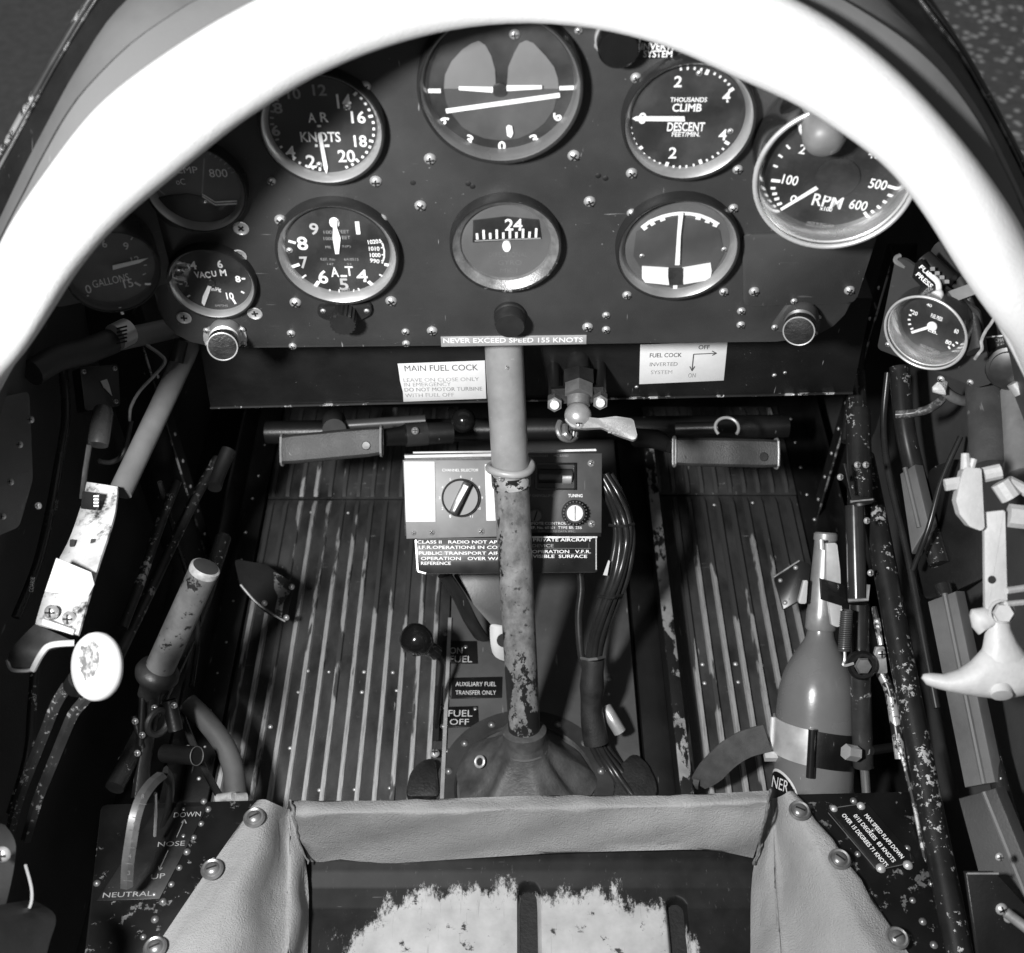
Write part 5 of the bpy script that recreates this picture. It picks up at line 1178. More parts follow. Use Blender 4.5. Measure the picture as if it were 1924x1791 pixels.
# ------------------------------------------------------------------ throttle box and levers on the left side
th = wthing('throttle_quadrant', 'bright curved metal guard of the throttle quadrant on the left wall', 'quadrant', PT(120, 1180, .80))
Le = [(163, 905, .87), (152, 950, .855), (131, 1010, .835), (110, 1052, .82), (84, 1112, .80), (66, 1172, .785)]
Re = [(221, 914, .86), (216, 962, .845), (201, 1012, .825), (186, 1058, .81), (167, 1122, .79), (147, 1192, .775)]
def strip(le, re, th_, name, m, root, sub=5):
    a = spline([PT(*p) for p in le], sub); b = spline([PT(*p) for p in re], sub); mb = MB(); vs = []; fs = []
    for i, (p, q) in enumerate(zip(a, b)):
        d = (a[min(i + 1, len(a) - 1)] - a[max(i - 1, 0)]).normalized(); n = (q - p).cross(d).normalized()
        if n.dot(CAM - p) < 0: n = -n
        vs += [p, q, q - n * th_, p - n * th_]
    for i in range(len(a) - 1):
        for k in range(4): k2 = (k + 1) % 4; fs.append((i * 4 + k, i * 4 + k2, (i + 1) * 4 + k2, (i + 1) * 4 + k))
    fs += [(0, 1, 2, 3), tuple(len(vs) - 4 + k for k in range(4))]
    mb.add(vs, fs); return wb(mb, name, m, root, 40)
guard = strip(Le, Re, .002, 'guard', chipped('guard_worn', .6, .05, 70, .57, .70, big=13, metal=0, rough=.45), th)
mb = MB()
for x, y in ((136, 1020), (175, 1019)):
    f_ = view_frame(x, y, .826); mb.poly(rounded(pxpoly(f_, [(x - 4, y - 7), (x + 5, y - 7), (x + 4, y + 7), (x - 5, y + 7)], 0), .001), 0, .0006, f_.M)
wb(mb, 'guard_hole', black_flat, th)
f_ = view_frame(175, 940, .842); mb = MB(); mb.poly(rounded(pxpoly(f_, [(160, 922), (188, 926), (185, 958), (156, 955)], 0), .001), 0, .005, f_.M); wb(mb, 'black_stop', bakelite, th)
mb = MB()
for k in range(4): q = f_.loc(181, 932 + k * 6, .005); mb.box(q, (.0035, .0012, .0012), f_.M)
wb(mb, 'stop_teeth', alu, th)
f_ = Fr(PT(130, 1100, .789), Vector((.28, -.55, .75)), UPV); mb = MB(); mb.poly(pxpoly(f_, [(106, 1048), (172, 1075), (178, 1098), (166, 1122), (150, 1118), (84, 1112)], 0), 0, .002, f_.M, bev=.0004); gp = wb(mb, 'guard_plate', alu_bright, th)
for x, y in ((97, 1150), (130, 1162)):
    q = view_frame(x, y, .782); o = link(SCREW, 'screw', th, basis=q.M @ Matrix.Scale(1.25, 4)); o.matrix_parent_inverse = th.matrix_basis.inverted()
f_ = view_frame(110, 1175, .776); mb = MB(); mb.poly(pxpoly(f_, [(83, 1161), (142, 1182), (140, 1192), (80, 1173)], 0), 0, .003, f_.M, bev=.0005); wb(mb, 'guard_bar', alu_bright, th)
strip([(66, 1172, .79), (45, 1192, .785), (20, 1222, .78), (14, 1250, .785)], [(140, 1205, .785), (110, 1215, .78), (85, 1225, .775), (62, 1258, .78)], .002, 'flap', mat('flap_grey', .07, .45, .2, .4, 60, .2, 500, .6), th)
mb = MB(); mb.tube(spline([PT(62, 1258, .778), PT(78, 1228, .772), (PT(96, 1212, .772)), PT(140, 1208, .775)], 5), .0022, 8); wb(mb, 'flap_edge', alu_bright, th)
mb = MB(); mb.tube(spline([PT(14, 1240, .784), PT(22, 1258, .782), PT(50, 1260, .78), PT(64, 1256, .778)], 5), .0013, 6); wb(mb, 'flap_edge', alu, th)
letter(view_frame(60, 1095, .80), 'COARSE', 60, 1098, 28, 8, et, th, 1.45, world=True); letter(view_frame(105, 950, .87), 'FINE', 105, 948, 20, 8, et, th, 1.45, world=True)

tl = wthing('throttle_lever', 'big cream disc knob with ragged worn patch on the throttle lever', 'lever', PT(110, 1430, .80))
kc = PT(182, 1252, .745); kn = Vector((-.50, -.42, .52)).normalized(); f_ = Fr(kc, kn)
mb = MB(); mb.lathe([(0, -.0075), (.014, -.0073), (.0195, -.006), (.0215, -.003), (.0219, .0), (.0215, .003), (.0195, .006), (.014, .0071), (0, .0075)], 48, f_.M)
def knob_mat():
    m, nt, b = nodes_of('cream_knob_worn')
    tc = nt.nodes.new('ShaderNodeTexCoord'); mp = nt.nodes.new('ShaderNodeMapping'); mp.vector_type = 'POINT'
    c = PT(166, 1240, .738); mp.inputs['Location'].default_value = -c
    nt.links.new(tc.outputs['Object'], mp.inputs[0])
    ln = nt.nodes.new('ShaderNodeVectorMath'); ln.operation = 'LENGTH'; nt.links.new(mp.outputs[0], ln.inputs[0])
    n = tex(nt, 'noise', 140, 5); e = mathn(nt, 'ADD', mathn(nt, 'MULTIPLY', ln.outputs['Value'], 30), mathn(nt, 'MULTIPLY', n.outputs['Fac'], .5))
    k = ramp(nt, e, .56, .59, 1, 0); n2 = tex(nt, 'noise', 260, 3); k2 = ramp(nt, n2.outputs['Fac'], .45, .6, .2, .62)
    nt.links.new(mixv(nt, k, .84, k2), b.inputs['Base Color']); b.inputs['Roughness'].default_value = .4; return m
wb(mb, 'knob', knob_mat(), tl, 60)
for off in (0, 1):
    pts = [(126 + off * 38, 1288 + off * 22, .768), (104 + off * 34, 1325 + off * 16, .775), (84 + off * 36, 1375 + off * 6, .79), (58 + off * 38, 1440, .80), (34 + off * 36, 1505, .81), (14 + off * 34, 1580, .82)]
    mb = MB(); mb.tube(spline([PT(*p) for p in pts], 5), .0036, 4, flat=.55, ref=(1, 0, .2)); wb(mb, 'strap', chipped('strap_chip%d' % off, .03, .5, 260, .60, .63, big=40), tl, 30)
mb = MB(); mb.tube([PT(150, 1275, .755), PT(140, 1290, .762)], .0075, 12); wb(mb, 'boss', black, tl)

sl = wthing('mixture_lever', 'slim lever with dark cylindrical grip above the throttle guard', 'lever', PT(158, 920, .88))
mb = MB(); M_ = axisM(PT(184, 836, .87), PT(195, 765, .88)); L = (PT(195, 765, .88) - PT(184, 836, .87)).length
mb.lathe([(0, 0), (.0072, 0), (.0078, .003), (.0078, L - .004), (.006, L), (0, L + .001)], 24, M_); wb(mb, 'grip', mat('grip_grey', .05, .3, 0, .2, 60), sl)
mb = MB(); mb.tube([PT(168, 835, .872), PT(160, 885, .875), PT(154, 935, .88)], .0032, 8, flat=.5); wb(mb, 'stem', steel, sl)

bl = wthing('brake_lever', 'thick grey worn brake lever grip standing left of the footboard', 'lever', PT(295, 1300, .95))
A = PT(300, 1255, .94); B = PT(386, 1066, .90); M_ = axisM(A, B); L = (B - A).length
mb = MB(); mb.lathe([(.0118, 0), (.0116, L * .5), (.0114, L - .004), (.0112, L - .001)], 32, M_); wb(mb, 'grip', chipped('brake_grip', .12, .02, 130, .60, .64, big=22, rough=.42, metal=0), bl, 40)
mb = MB(); mb.lathe([(.0114, L - .005), (.0118, L - .003), (.0116, L), (.010, L + .001)], 32, M_); wb(mb, 'grip_rim', mat('rim_worn', .5, .45, .2, .4, 120), bl, 40)
mb = MB(); mb.lathe([(0, L + .0006), (.0102, L + .0006), (.0108, L + .0004)], 32, M_); wb(mb, 'grip_end', mat('grip_end', .05, .5), bl, 40)
mb = MB(); mb.lathe([(.012, .002), (.0165, -.001), (.018, -.006), (.0165, -.011), (.010, -.016), (.008, -.03)], 28, M_); wb(mb, 'flange', rubber, bl, 60)
mb = MB(); mb.tube([PT(290, 1290, .95), PT(285, 1350, .955), PT(270, 1430, .95), PT(262, 1500, .94)], [.008, .0065, .008, .009], 10, flat=.7); wb(mb, 'arm', mat('arm_dark', .022, .35, .3, .4, 60, .3, 300, .8), bl)
for (a, b, r1_) in (((268, 1310), (264, 1400), .003), ((318, 1315), (330, 1372), .006), ((252, 1345), (268, 1405), .0025)):
    mb = MB(); mb.tube([PT(*a, .945), PT(*b, .945)], r1_, 10); wb(mb, 'link', black, bl)
mb = MB(); mb.tube([PT(310, 1415, .95), PT(368, 1420, .93)], .0075, 20); cy = wb(mb, 'cylinder', black, bl)
mb = MB(); M2 = axisM(PT(368, 1420, .93), PT(372, 1420, .929)); mb.tube([M2 @ Vector((.0074 * math.cos(k * math.pi / 12), .0074 * math.sin(k * math.pi / 12), .001)) for k in range(25)], .0004, 6); wb(mb, 'cylinder_rim', steel, cy)
mb = MB(); c_ = PT(297, 1357, .94); M2 = Fr(c_, (.8, -.5, .3)).M
mb.tube([M2 @ Vector((.010 * math.cos(k * math.pi / 12), .010 * math.sin(k * math.pi / 12), 0)) for k in range(25)], .0028, 8); wb(mb, 'eye', rubber, bl)
for x, y in ((254, 1355), (267, 1381), (290, 1330), (327, 1325), (353, 1406), (258, 1415), (228, 1427)):
    q = view_frame(x, y, .94); o = link(SCREW, 'screw', bl, basis=q.M @ Matrix.Scale(.7, 4)); o.matrix_parent_inverse = bl.matrix_basis.inverted()
hz = wthing('hose', 'short grey flexible hose with metal clip behind the left seat shelf', 'hose', PT(445, 1500, .95))
mb = MB(); mb.tube(spline([PT(352, 1320, 1.0), PT(385, 1352, .995), (PT(418, 1395, .985)), PT(437, 1440, .975), PT(444, 1500, .96)], 6), .0088, 18); wb(mb, 'tube', hose_mat, hz, 60)
mb = MB(); mb.tube([PT(410, 1501, .945), PT(440, 1496, .94)], .0042, 14); mb.tube([PT(442, 1501, .94), PT(462, 1500, .945)], .0048, 14); wb(mb, 'clip', mat('clip_pale', .5, .4, .3, .3, 120, .4, 700), hz)
mb = MB(); mb.tube(spline([PT(340, 1340, 1.0), PT(372, 1420, .985), PT(398, 1470, .965), PT(412, 1495, .95)], 5), .0030, 8); wb(mb, 'cable', cable_mat, hz)

# ------------------------------------------------------------------ tubes and rods on the left side
def rod(name, label, cat, pts, r_, m, group=None, n=14, flat=1.0, extra=None):
    P_ = [PT(*p) for p in pts]; t = wthing(name, label, cat, P_[0], group)
    mb = MB(); mb.tube(spline(P_, 5) if len(P_) > 2 else P_, r_, n, flat=flat); wb(mb, 'tube', m, t, 50); return t
t = rod('grey_tube', 'grey painted frame tube slanting down from the panel on the left', 'tube', [(372, 610, .955), (345, 672, .945), (290, 790, .915), (226, 925, .88)], .0088, grey_tube, 'frame tubes', 20)
mb = MB(); mb.tube([PT(340, 640, .925), PT(330, 680, .925)], .006, 10); wb(mb, 'clip', black, t)
t = rod('grey_tube', 'short grey tube with a hose clip below the GALLONS gauge', 'tube', [(345, 612, .94), (290, 624, .93), (215, 640, .91)], .0085, grey_tube, 'frame tubes', 18)
mb = MB(); mb.tube([PT(240, 622, .905), PT(216, 634, .895)], .0105, 18); cl_ = wb(mb, 'hose_clip', alu, t)
mb = MB()
for k in range(5): q = view_frame(220 + k * 4.5, 620 + k * .5, .889); q = view_frame(229, 615 + k * 7, .888); mb.box((0, 0, 0), (.008, .0012, .0012), q.M @ Matrix.Rotation(.25, 4, 'Z'))
wb(mb, 'clip_slots', black_flat, cl_)
rod('hose', 'dark hose running to the panel below the white coaming at left', 'hose', [(212, 640, .90), (160, 660, .88), (110, 672, .86), (60, 700, .84)], .010, rubber)
rod('looped_wire', 'thin pale wire looping beside the slanting grey tube', 'wire', [(275, 648, .90), (300, 665, .90), (310, 680, .90), (290, 705, .905), (262, 735, .91), (246, 765, .915), (243, 790, .92)], .0014, mat('wire_pale', .2, .5, .2, .5, 60), n=8)
rod('linkage_rod', 'chipped black rod with white scuffs beside the throttle guard', 'rod', [(332, 905, 1.0), (310, 960, .985), (285, 1030, .97), (258, 1108, .95), (230, 1180, .93)], .0042, chipped('rod_a', .02, .6, 110, .58, .61, big=26), 'control rods', 12)
rod('linkage_rod', 'long chipped black rod running up toward the left rudder pedal', 'rod', [(408, 862, 1.08), (370, 930, 1.05), (330, 1010, 1.02), (278, 1118, .98), (215, 1250, .94)], .0046, chipped('rod_b', .02, .5, 130, .60, .64, big=22), 'control rods', 12)
rod('rod_end', 'black tubular rod end with bright rim near the left pedal', 'rod', [(430, 845, 1.08), (410, 890, 1.07), (402, 915, 1.06)], .007, black, n=16)
rod('strap_rod', 'chipped dark strap along the lower left wall', 'rod', [(70, 1200, .85), (60, 1330, .84), (52, 1420, .83), (20, 1530, .82)], .0035, chip, n=8)
t = wthing('wall_bracket', 'black curved bracket with chipped pale corner beside the left footboard', 'bracket', PT(500, 1150, 1.12))
f_ = Fr(PT(500, 1130, 1.155), Vector((.35, -.3, .9)), UPV)
mb = MB(); mb.poly(rounded(pxpoly(f_, [(440, 1050), (500, 1060), (552, 1098), (538, 1166), (500, 1150), (452, 1105)], 0), .004), -.003, 0, f_.M, bev=.0006); wb(mb, 'plate', black, t)
mb = MB(); mb.poly(pxpoly(f_, [(514, 1075), (530, 1082), (552, 1098), (546, 1112), (533, 1130), (528, 1160), (516, 1150), (522, 1120), (515, 1105)], 0), .0003, .0009, f_.M); wb(mb, 'chipped_corner', chipped('corner_chip', .02, .3, 120, .5, .53, metal=.2), t)
mb = MB(); mb.tube(spline([PT(452, 1098, 1.15), PT(480, 1130, 1.15), PT(510, 1152, 1.15), PT(536, 1167, 1.15)], 5), .0012, 6); wb(mb, 'edge', mat('edge_worn', .3, .4, .3, .5, 80), t)
for x, y in ((548, 1102), (497, 1133), (538, 1160)):
    q = view_frame(x, y, 1.145); o = link(RIV, 'rivet', t, basis=q.M @ Matrix.Scale(1.0, 4)); o.matrix_parent_inverse = t.matrix_basis.inverted()
# far left: side panel, lower guard and flap
t = wthing('wall_lining', 'dull grey side panel on the far left wall', 'panel', PT(20, 900, .80))
f_ = Fr(PT(30, 900, .80), Vector((.9, -.3, .35)))
mb = MB(); mb.poly(rounded(pxpoly(f_, [(-60, 760), (55, 735), (62, 900), (36, 990), (-60, 1030)], 0), .004), -.002, 0, f_.M, bev=.0005); wb(mb, 'plate', grey_frame, t)
for x, y in ((58, 788), (72, 950), (5, 970), (37, 835), (20, 905)):
    q = view_frame(x, y, .79); o = link(SCREW, 'screw', t, basis=q.M @ Matrix.Scale(.6, 4)); o.matrix_parent_inverse = t.matrix_basis.inverted()
t = wthing('lower_guard', 'dark curved guard with a bright edge at the bottom left corner', 'guard', PT(20, 1740, .62))
a = [(0, 1560, .72), (10, 1620, .70), (20, 1690, .67), (30, 1791, .63), (35, 1900, .60)]; b = [(42, 1600, .72), (58, 1660, .70), (60, 1690, .67), (75, 1760, .63), (85, 1880, .60)]
strip([(-80, 1520, .70), (-80, 1600, .69), (-80, 1700, .66), (-80, 1800, .63)], [(10, 1550, .74), (30, 1590, .73), (16, 1680, .71), (-10, 1760, .70)], .003, 'plate', grey_frame, t)
strip([(0, 1700, .66), (-20, 1740, .64), (-40, 1790, .62), (-60, 1860, .60)], [(62, 1690, .72), (104, 1720, .70), (92, 1775, .68), (70, 1860, .66)], .003, 'cover', mat('guard_black', .03, .5, 0, .4, 30, .3, 500, .2), t)
mb = MB(); mb.tube(spline([PT(48, 1625, .705), PT(60, 1675, .695), PT(52, 1712, .69), PT(14, 1752, .68)], 6), .0009, 6); wb(mb, 'edge', mat('edge_bright', .4, .4, .3), t)
o = link(SCREW, 'screw', t, basis=view_frame(5, 1605, .70).M @ Matrix.Scale(1.2, 4)); o.matrix_parent_inverse = t.matrix_basis.inverted()

# ------------------------------------------------------------------ gas bottle on the right
bt_ = wthing('gas_bottle', 'grey painted gas bottle with tapered neck and hand lever clamped at the right', 'bottle', PT(1522, 1560, 1.03))
A = PT(1521, 1580, 1.0); B = PT(1552, 1000, 1.005); M_ = axisM(A, B); L = (B - A).length
def bl_at(y):    # length along the bottle seen at photograph row y
    lo, hi = 0., 1.
    for _ in range(30):
        m = (lo + hi) / 2; p = A + (B - A) * m - CAM; row = 895 - F * p.dot(UPV) / p.dot(FWD)
        if row > y: lo = m
        else: hi = m
    return lo * L
def wpx(y, w): p = A + (B - A) * (bl_at(y) / L); return w * (p - CAM).dot(FWD) / F / 2
prof = [(0, 0), (wpx(1560, 146), 0)] + [(wpx(y, w), bl_at(y)) for y, w in [(1500, 148), (1440, 148), (1390, 148), (1340, 148), (1318, 146), (1300, 143), (1283, 137), (1266, 127), (1250, 114), (1233, 96), (1219, 80), (1207, 64), (1197, 54), (1188, 50), (1180, 49)]]
mb = MB(); mb.lathe(prof, 48, M_); bb = wb(mb, 'body', bottle_paint, bt_, 50)
mb = MB(); mb.lathe([(wpx(1184, 52), bl_at(1184)), (wpx(1180, 58), bl_at(1180)), (wpx(1150, 57), bl_at(1150)), (wpx(1140, 53), bl_at(1140)), (wpx(1095, 49), bl_at(1095)), (wpx(1030, 42), bl_at(1030)), (wpx(1015, 41), bl_at(1015))], 36, M_); wb(mb, 'neck', mat('neck_alu', .3, .36, .35, .2, 60), bt_, 40)
mb = MB(); mb.lathe([(wpx(1015, 44), bl_at(1015)), (wpx(1012, 45), bl_at(1012)), (wpx(1003, 44), bl_at(1003)), (wpx(1000, 38), bl_at(1000)), (0, bl_at(999))], 36, M_); wb(mb, 'cap', mat('cap_alu', .3, .4, .3), bt_, 40)
f_ = view_frame(1568, 1100, .982)
mb = MB(); mb.poly(rounded(pxpoly(f_, [(1552, 1020), (1572, 1020), (1578, 1070), (1580, 1120), (1583, 1172), (1574, 1178), (1562, 1174), (1556, 1130), (1552, 1080)], 0), .0015), -.004, .001, f_.M, bev=.0008); wb(mb, 'lever', mat('lever_alu', .62, .4, .3, .15, 60), bt_, 30)
mb = MB(); mb.poly(rounded(pxpoly(f_, [(1510, 1090), (1518, 1090), (1515, 1134), (1502, 1134), (1500, 1128)], -.006), .001), -.010, -.006, f_.M, bev=.0006); wb(mb, 'trigger', mat('lever_alu', .62), bt_, 30)
mb = MB(); mb.poly(pxpoly(f_, [(1540, 1086), (1586, 1098), (1590, 1132), (1580, 1138), (1542, 1126)], .002), .001, .005, f_.M, bev=.001); wb(mb, 'latch', bakelite, bt_, 30)
mb = MB(); mb.tube([PT(1543, 1014, .985), PT(1544, 1032, .984)], .0024, 10); wb(mb, 'pin', alu, bt_)
# black paper label with pale curved border
lab = MB(); vs = []; fs = []
y0, y1 = 1448, 1560; nn = 12
c1 = PT(1484, 1500, 1.0)
for i in range(nn + 1):
    s = bl_at(y1) + (bl_at(y0) - bl_at(y1)) * i / nn
    for k in range(nn + 1):
        an = -2.75 + 1.15 * k / nn
        rr = wpx(1500, 147) + .0004
        vs.append(M_ @ Vector((rr * math.cos(an), rr * math.sin(an), s)))
# pick the visible left quarter: angle measured in the bottle's own frame towards the camera
import mathutils
toC = (M_.inverted() @ CAM); phi = math.atan2(toC.y, toC.x)
Rt = (M_.inverted().to_3x3() @ RGT); sgn = 1 if (Vector((-math.sin(phi), math.cos(phi), 0))).dot(Rt) > 0 else -1
def on_bottle(a, y, dr): return M_ @ Vector(((wpx(1500, 147) + dr) * math.cos(phi + sgn * a), (wpx(1500, 147) + dr) * math.sin(phi + sgn * a), bl_at(y)))
def label_patch(cA, cy, ra, ry, dr, name, m, parent):
    mb = MB(); vs = [on_bottle(cA, cy, dr)]; fs = []
    for q in (.5, 1.0):
        for k in range(40):
            t = 2 * math.pi * k / 40; vs.append(on_bottle(cA + ra * q * math.cos(t), cy + ry * q * math.sin(t), dr))
    for k in range(40):
        k2 = (k + 1) % 40; fs.append((0, 1 + k, 1 + k2)); fs.append((1 + k, 41 + k, 41 + k2, 1 + k2))
    mb.add(vs, fs); return wb(mb, name, m, parent, 60)
lb = label_patch(-1.0, 1500, .70, 56, .0004, 'label_border', mat('label_cream', .62, .5), bb)
lb2 = label_patch(-1.0, 1500, .645, 51, .0008, 'label', plate_black, bb)
# letters that can be read on it, bent round the bottle
lf_ = Fr(on_bottle(-.60, 1474, .0014), (on_bottle(-.60, 1474, 1) - on_bottle(-.60, 1474, 0)), B - A)
letter(lf_, 'NER', 1466, 1473, 30, 22, mat('label_cream', .62), bt_, -.1, z=0, world=True)
# clamp and webbing strap
f_ = None
mb = MB(); rr = wpx(1400, 146) + .0012; vs = []; fs = []
for k in range(25):
    a = -1.55 + 2.75 * k / 24
    for y in (1360, 1425):
        for dr in (.0, .0014): vs.append(M_ @ Vector(((rr + dr) * math.cos(phi + sgn * a), (rr + dr) * math.sin(phi + sgn * a), bl_at(y + 12 * a / 1.5))))
for k in range(24):
    b = k * 4; fs += [(b, b + 4, b + 6, b + 2), (b + 1, b + 3, b + 7, b + 5), (b + 1, b + 5, b + 4, b), (b + 2, b + 6, b + 7, b + 3)]
ncut = 13
ml = MB(); ml.add(vs, [f for i, f in enumerate(fs) if i // 4 < ncut]); clamp = wthing('bottle_clamp', 'bright metal and black clamp band with webbing strap round the gas bottle', 'clamp', M_ @ Vector((0, 0, bl_at(1400))))
wb(ml, 'bright_band', mat('band_bright', .6, .36, .35, .25, 40), clamp)
mr_ = MB(); mr_.add(vs, [f for i, f in enumerate(fs) if i // 4 >= ncut]); wb(mr_, 'black_band', black, clamp)
hx = rr + .002; a = -1.55 + 2.75 * ncut / 24
def oc(a, y, d): return M_ @ Vector(((rr + d) * math.cos(phi + sgn * a), (rr + d) * math.sin(phi + sgn * a), bl_at(y)))
mb = MB(); mb.tube([oc(a, 1356, .003), oc(a, 1444, .003)], .0035, 12); wb(mb, 'hinge', mat('hinge_black', .02, .25, .3), clamp)
mb = MB(); mb.tube([oc(-1.35, 1352, .002), oc(-1.35, 1430, .002)], .0024, 10); mb.box((0, 0, 0), (.012, .006, .006), Matrix.Translation(oc(-1.2, 1424, .003))); wb(mb, 'buckle', mat('buckle', .7, .4, .2), clamp)
sp_ = [(1312, 1472, 1.03), (1330, 1455, 1.02), (1365, 1420, 1.005), (1400, 1398, 1.0), (1442, 1386, .995)]
pa = spline([PT(*p) for p in sp_], 5)
mb = MB(); vs = []; fs = []
for i, p in enumerate(pa):
    d = (pa[min(i + 1, len(pa) - 1)] - pa[max(i - 1, 0)]).normalized(); w = d.cross(FWD).normalized() * .0118; w = w * (.62 + .38 * min(1, i / 6)); n_ = d.cross(w).normalized() * .0011
    vs += [p + w + n_, p - w + n_, p - w - n_, p + w - n_]
for i in range(len(pa) - 1):
    for k in range(4): k2 = (k + 1) % 4; fs.append((i * 4 + k, i * 4 + k2, (i + 1) * 4 + k2, (i + 1) * 4 + k))
fs += [(0, 1, 2, 3), tuple(len(vs) - 4 + k for k in range(4))]
mb.add(vs, fs); wb(mb, 'webbing_strap', webbing, clamp, 40)
mb = MB(); mb.tube([PT(1303, 1470, 1.03), PT(1314, 1474, 1.028)], [.006, .0075], 10, flat=.5); wb(mb, 'strap_end', webbing, clamp)

# ------------------------------------------------------------------ strut with spring beside the bottle
su = wthing('telescopic_strut', 'black chipped telescopic strut with joints standing beside the gas bottle', 'strut', PT(1627, 1500, .99))
SP = {}
def sc_(x0, y0, x1, y1, wpx_, m, name, t0=.97, t1=.97, n=20, sharp=40):
    mb = MB(); mb.tube([PT(x0, y0, t0), PT(x1, y1, t1)], wpx_ * (t0 + t1) / 2 / F / 2, n); return wb(mb, name, m, su, sharp)
up = sc_(1612, 770, 1616, 945, 46, chip_light, 'upper_tube', 1.0, .98)
sc_(1608, 700, 1612, 780, 34, chip_light, 'upper_tube', 1.02, 1.0)
sc_(1616, 938, 1618, 948, 50, black, 'collar', .975, .975)
sc_(1606, 950, 1611, 1128, 36, mat('gloss_tube', .035, .22, .2, .2, 40), 'middle_tube', .975, .965)
sc_(1614, 1135, 1617, 1240, 36, chip_light, 'middle_tube', .965, .965)
sc_(1616, 1262, 1622, 1440, 38, chipped('lower_strut', .03, .55, 110, .62, .66, big=20), 'lower_tube', .965, .975)
sc_(1624, 1440, 1630, 1520, 17, chrome, 'piston', .98, .985)
sc_(1589, 1412, 1610, 1416, 30, alu, 'pin', .955, .96, 6)
sc_(1636, 1410, 1690, 1402, 18, black, 'cross_pin', .965, .985)
mb = MB(); c_ = PT(1620, 1250, .95); M2 = Fr(c_, -FWD, UPV).M
mb.lathe([(.0115, -.008), (.012, 0), (.010, .003), (.0075, .003)], 24, M2); mb.cur = 1; mb.lathe([(.0075, .003), (.006, .0055), (0, .006)], 6, M2); wb(mb, 'joint', [black, steel], su, 30)
mb = MB(); f_ = view_frame(1650, 1245, .958); mb.poly(rounded(pxpoly(f_, [(1638, 1242), (1645, 1215), (1660, 1213), (1664, 1242), (1666, 1264), (1640, 1264)], 0), .001), -.002, .002, f_.M, bev=.0005); wb(mb, 'fork', mat('fork_steel', .34, .4, .3, .4, 80), su)
o = link(SCREW, 'screw', su, basis=view_frame(1655, 1228, .955).M @ Matrix.Scale(1.1, 4)); o.matrix_parent_inverse = su.matrix_basis.inverted()
mb = MB(); mb.tube([PT(1642, 1140, .97), PT(1648, 1170, .965), PT(1655, 1212, .96)], [.0022, .003, .0022], 8); wb(mb, 'link_rod', chipped('link_chip', .02, .6, 60, .5, .54), su)
f_ = view_frame(1618, 940, .955); mb = MB(); mb.poly(rounded(pxpoly(f_, [(1590, 870), (1600, 930), (1644, 936), (1640, 944), (1600, 944), (1584, 870)], 0), .001), -.003, .001, f_.M, bev=.0005); wb(mb, 'bracket', black, su)
mb = MB(); mb.tube([PT(1598, 942, .955), PT(1640, 938, .955)], .0013, 6); mb.tube([PT(1594, 1128, .95), PT(1630, 1126, .95), PT(1632, 1098, .95)], .0016, 6); wb(mb, 'worn_edge', mat('edge_worn', .3), su)
for x, y in ((1611, 873), (1627, 873), (1579, 896), (1629, 978), (1636, 1076)):
    o = link(SCREW, 'screw', su, basis=view_frame(x, y, .95).M @ Matrix.Scale(.7, 4)); o.matrix_parent_inverse = su.matrix_basis.inverted()
cs = wthing('coil_spring', 'tight coil spring between the bottle neck and the strut', 'spring', PT(1585, 1230, .95))
mb = MB(); a = PT(1591, 1146, .945); b = PT(1586, 1222, .945); M2 = axisM(b, a); L2 = (a - b).length; turns = 19
mb.tube([M2 @ Vector((.0044 * math.cos(2 * math.pi * k / 12), .0044 * math.sin(2 * math.pi * k / 12), L2 * k / (turns * 12))) for k in range(turns * 12 + 1)], .0009, 6); wb(mb, 'coil', mat('spring_steel', .1, .3, .4), cs)
mb = MB(); mb.tube(spline([PT(1587, 1222, .945), PT(1587, 1240, .945), PT(1584, 1248, .944), PT(1590, 1250, .944), PT(1604, 1246, .944)], 4), .0012, 6); wb(mb, 'hook', alu, cs)

# ------------------------------------------------------------------ right side frame tubes, stiffeners
t = rod('longeron_tube', 'heavily chipped black frame tube running down the right side', 'tube', [(1622, 860, 1.04), (1650, 1000, .985), (1680, 1160, .95), (1712, 1330, .915), (1748, 1520, .875), (1788, 1720, .83), (1815, 1860, .80)], .0098, chip, 'frame tubes', 20)
mb = MB(); mb.tube(spline([PT(1690, 1400, .905), PT(1715, 1500, .885), PT(1742, 1640, .855), PT(1768, 1791, .825)], 5), .0016, 6); wb(mb, 'worn_edge', chipped('long_edge', .02, .6, 60, .45, .5, big=20), t)
t = rod('longeron_tube', 'chipped black tube end running up to the lower right corner of the panel', 'tube', [(1618, 640, 1.06), (1610, 700, 1.05), (1597, 770, 1.04), (1590, 830, 1.03)], .0050, chip_heavy, 'frame tubes', 14)
rod('thin_frame_tube', 'thin chipped tube between the strut and the heavy frame tube', 'tube', [(1655, 1262, .97), (1672, 1300, .965), (1684, 1370, .955), (1692, 1425, .95)], .0045, chipped('thin_chip', .02, .5, 80, .56, .6), 'frame tubes', 10)
def stiff(label, quad, t0, m, depth=.012):
    f_ = Fr(PT(quad[0][0], quad[0][1], t0), Vector((-.8, -.35, .5)), UPV); q = thing('wall_stiffener', label, 'stiffener', f_.M, 'wall stiffeners')
    mb = MB(); mb.poly(pxpoly(f_, quad, 0), -depth, 0, bev=.0015); mb.build('channel', m, q)
    w = pxpoly(f_, quad, 0); mb = MB(); a = Vector((*w[1], .0)); b = Vector((*w[2], .0)); dd = (b - a).normalized(); pp = Vector((-dd.y, dd.x, 0)) * (-.009)
    mb.tube([a + pp, b + pp], .0022, 8); mb.build('flange_edge', grey_frame, q); return q
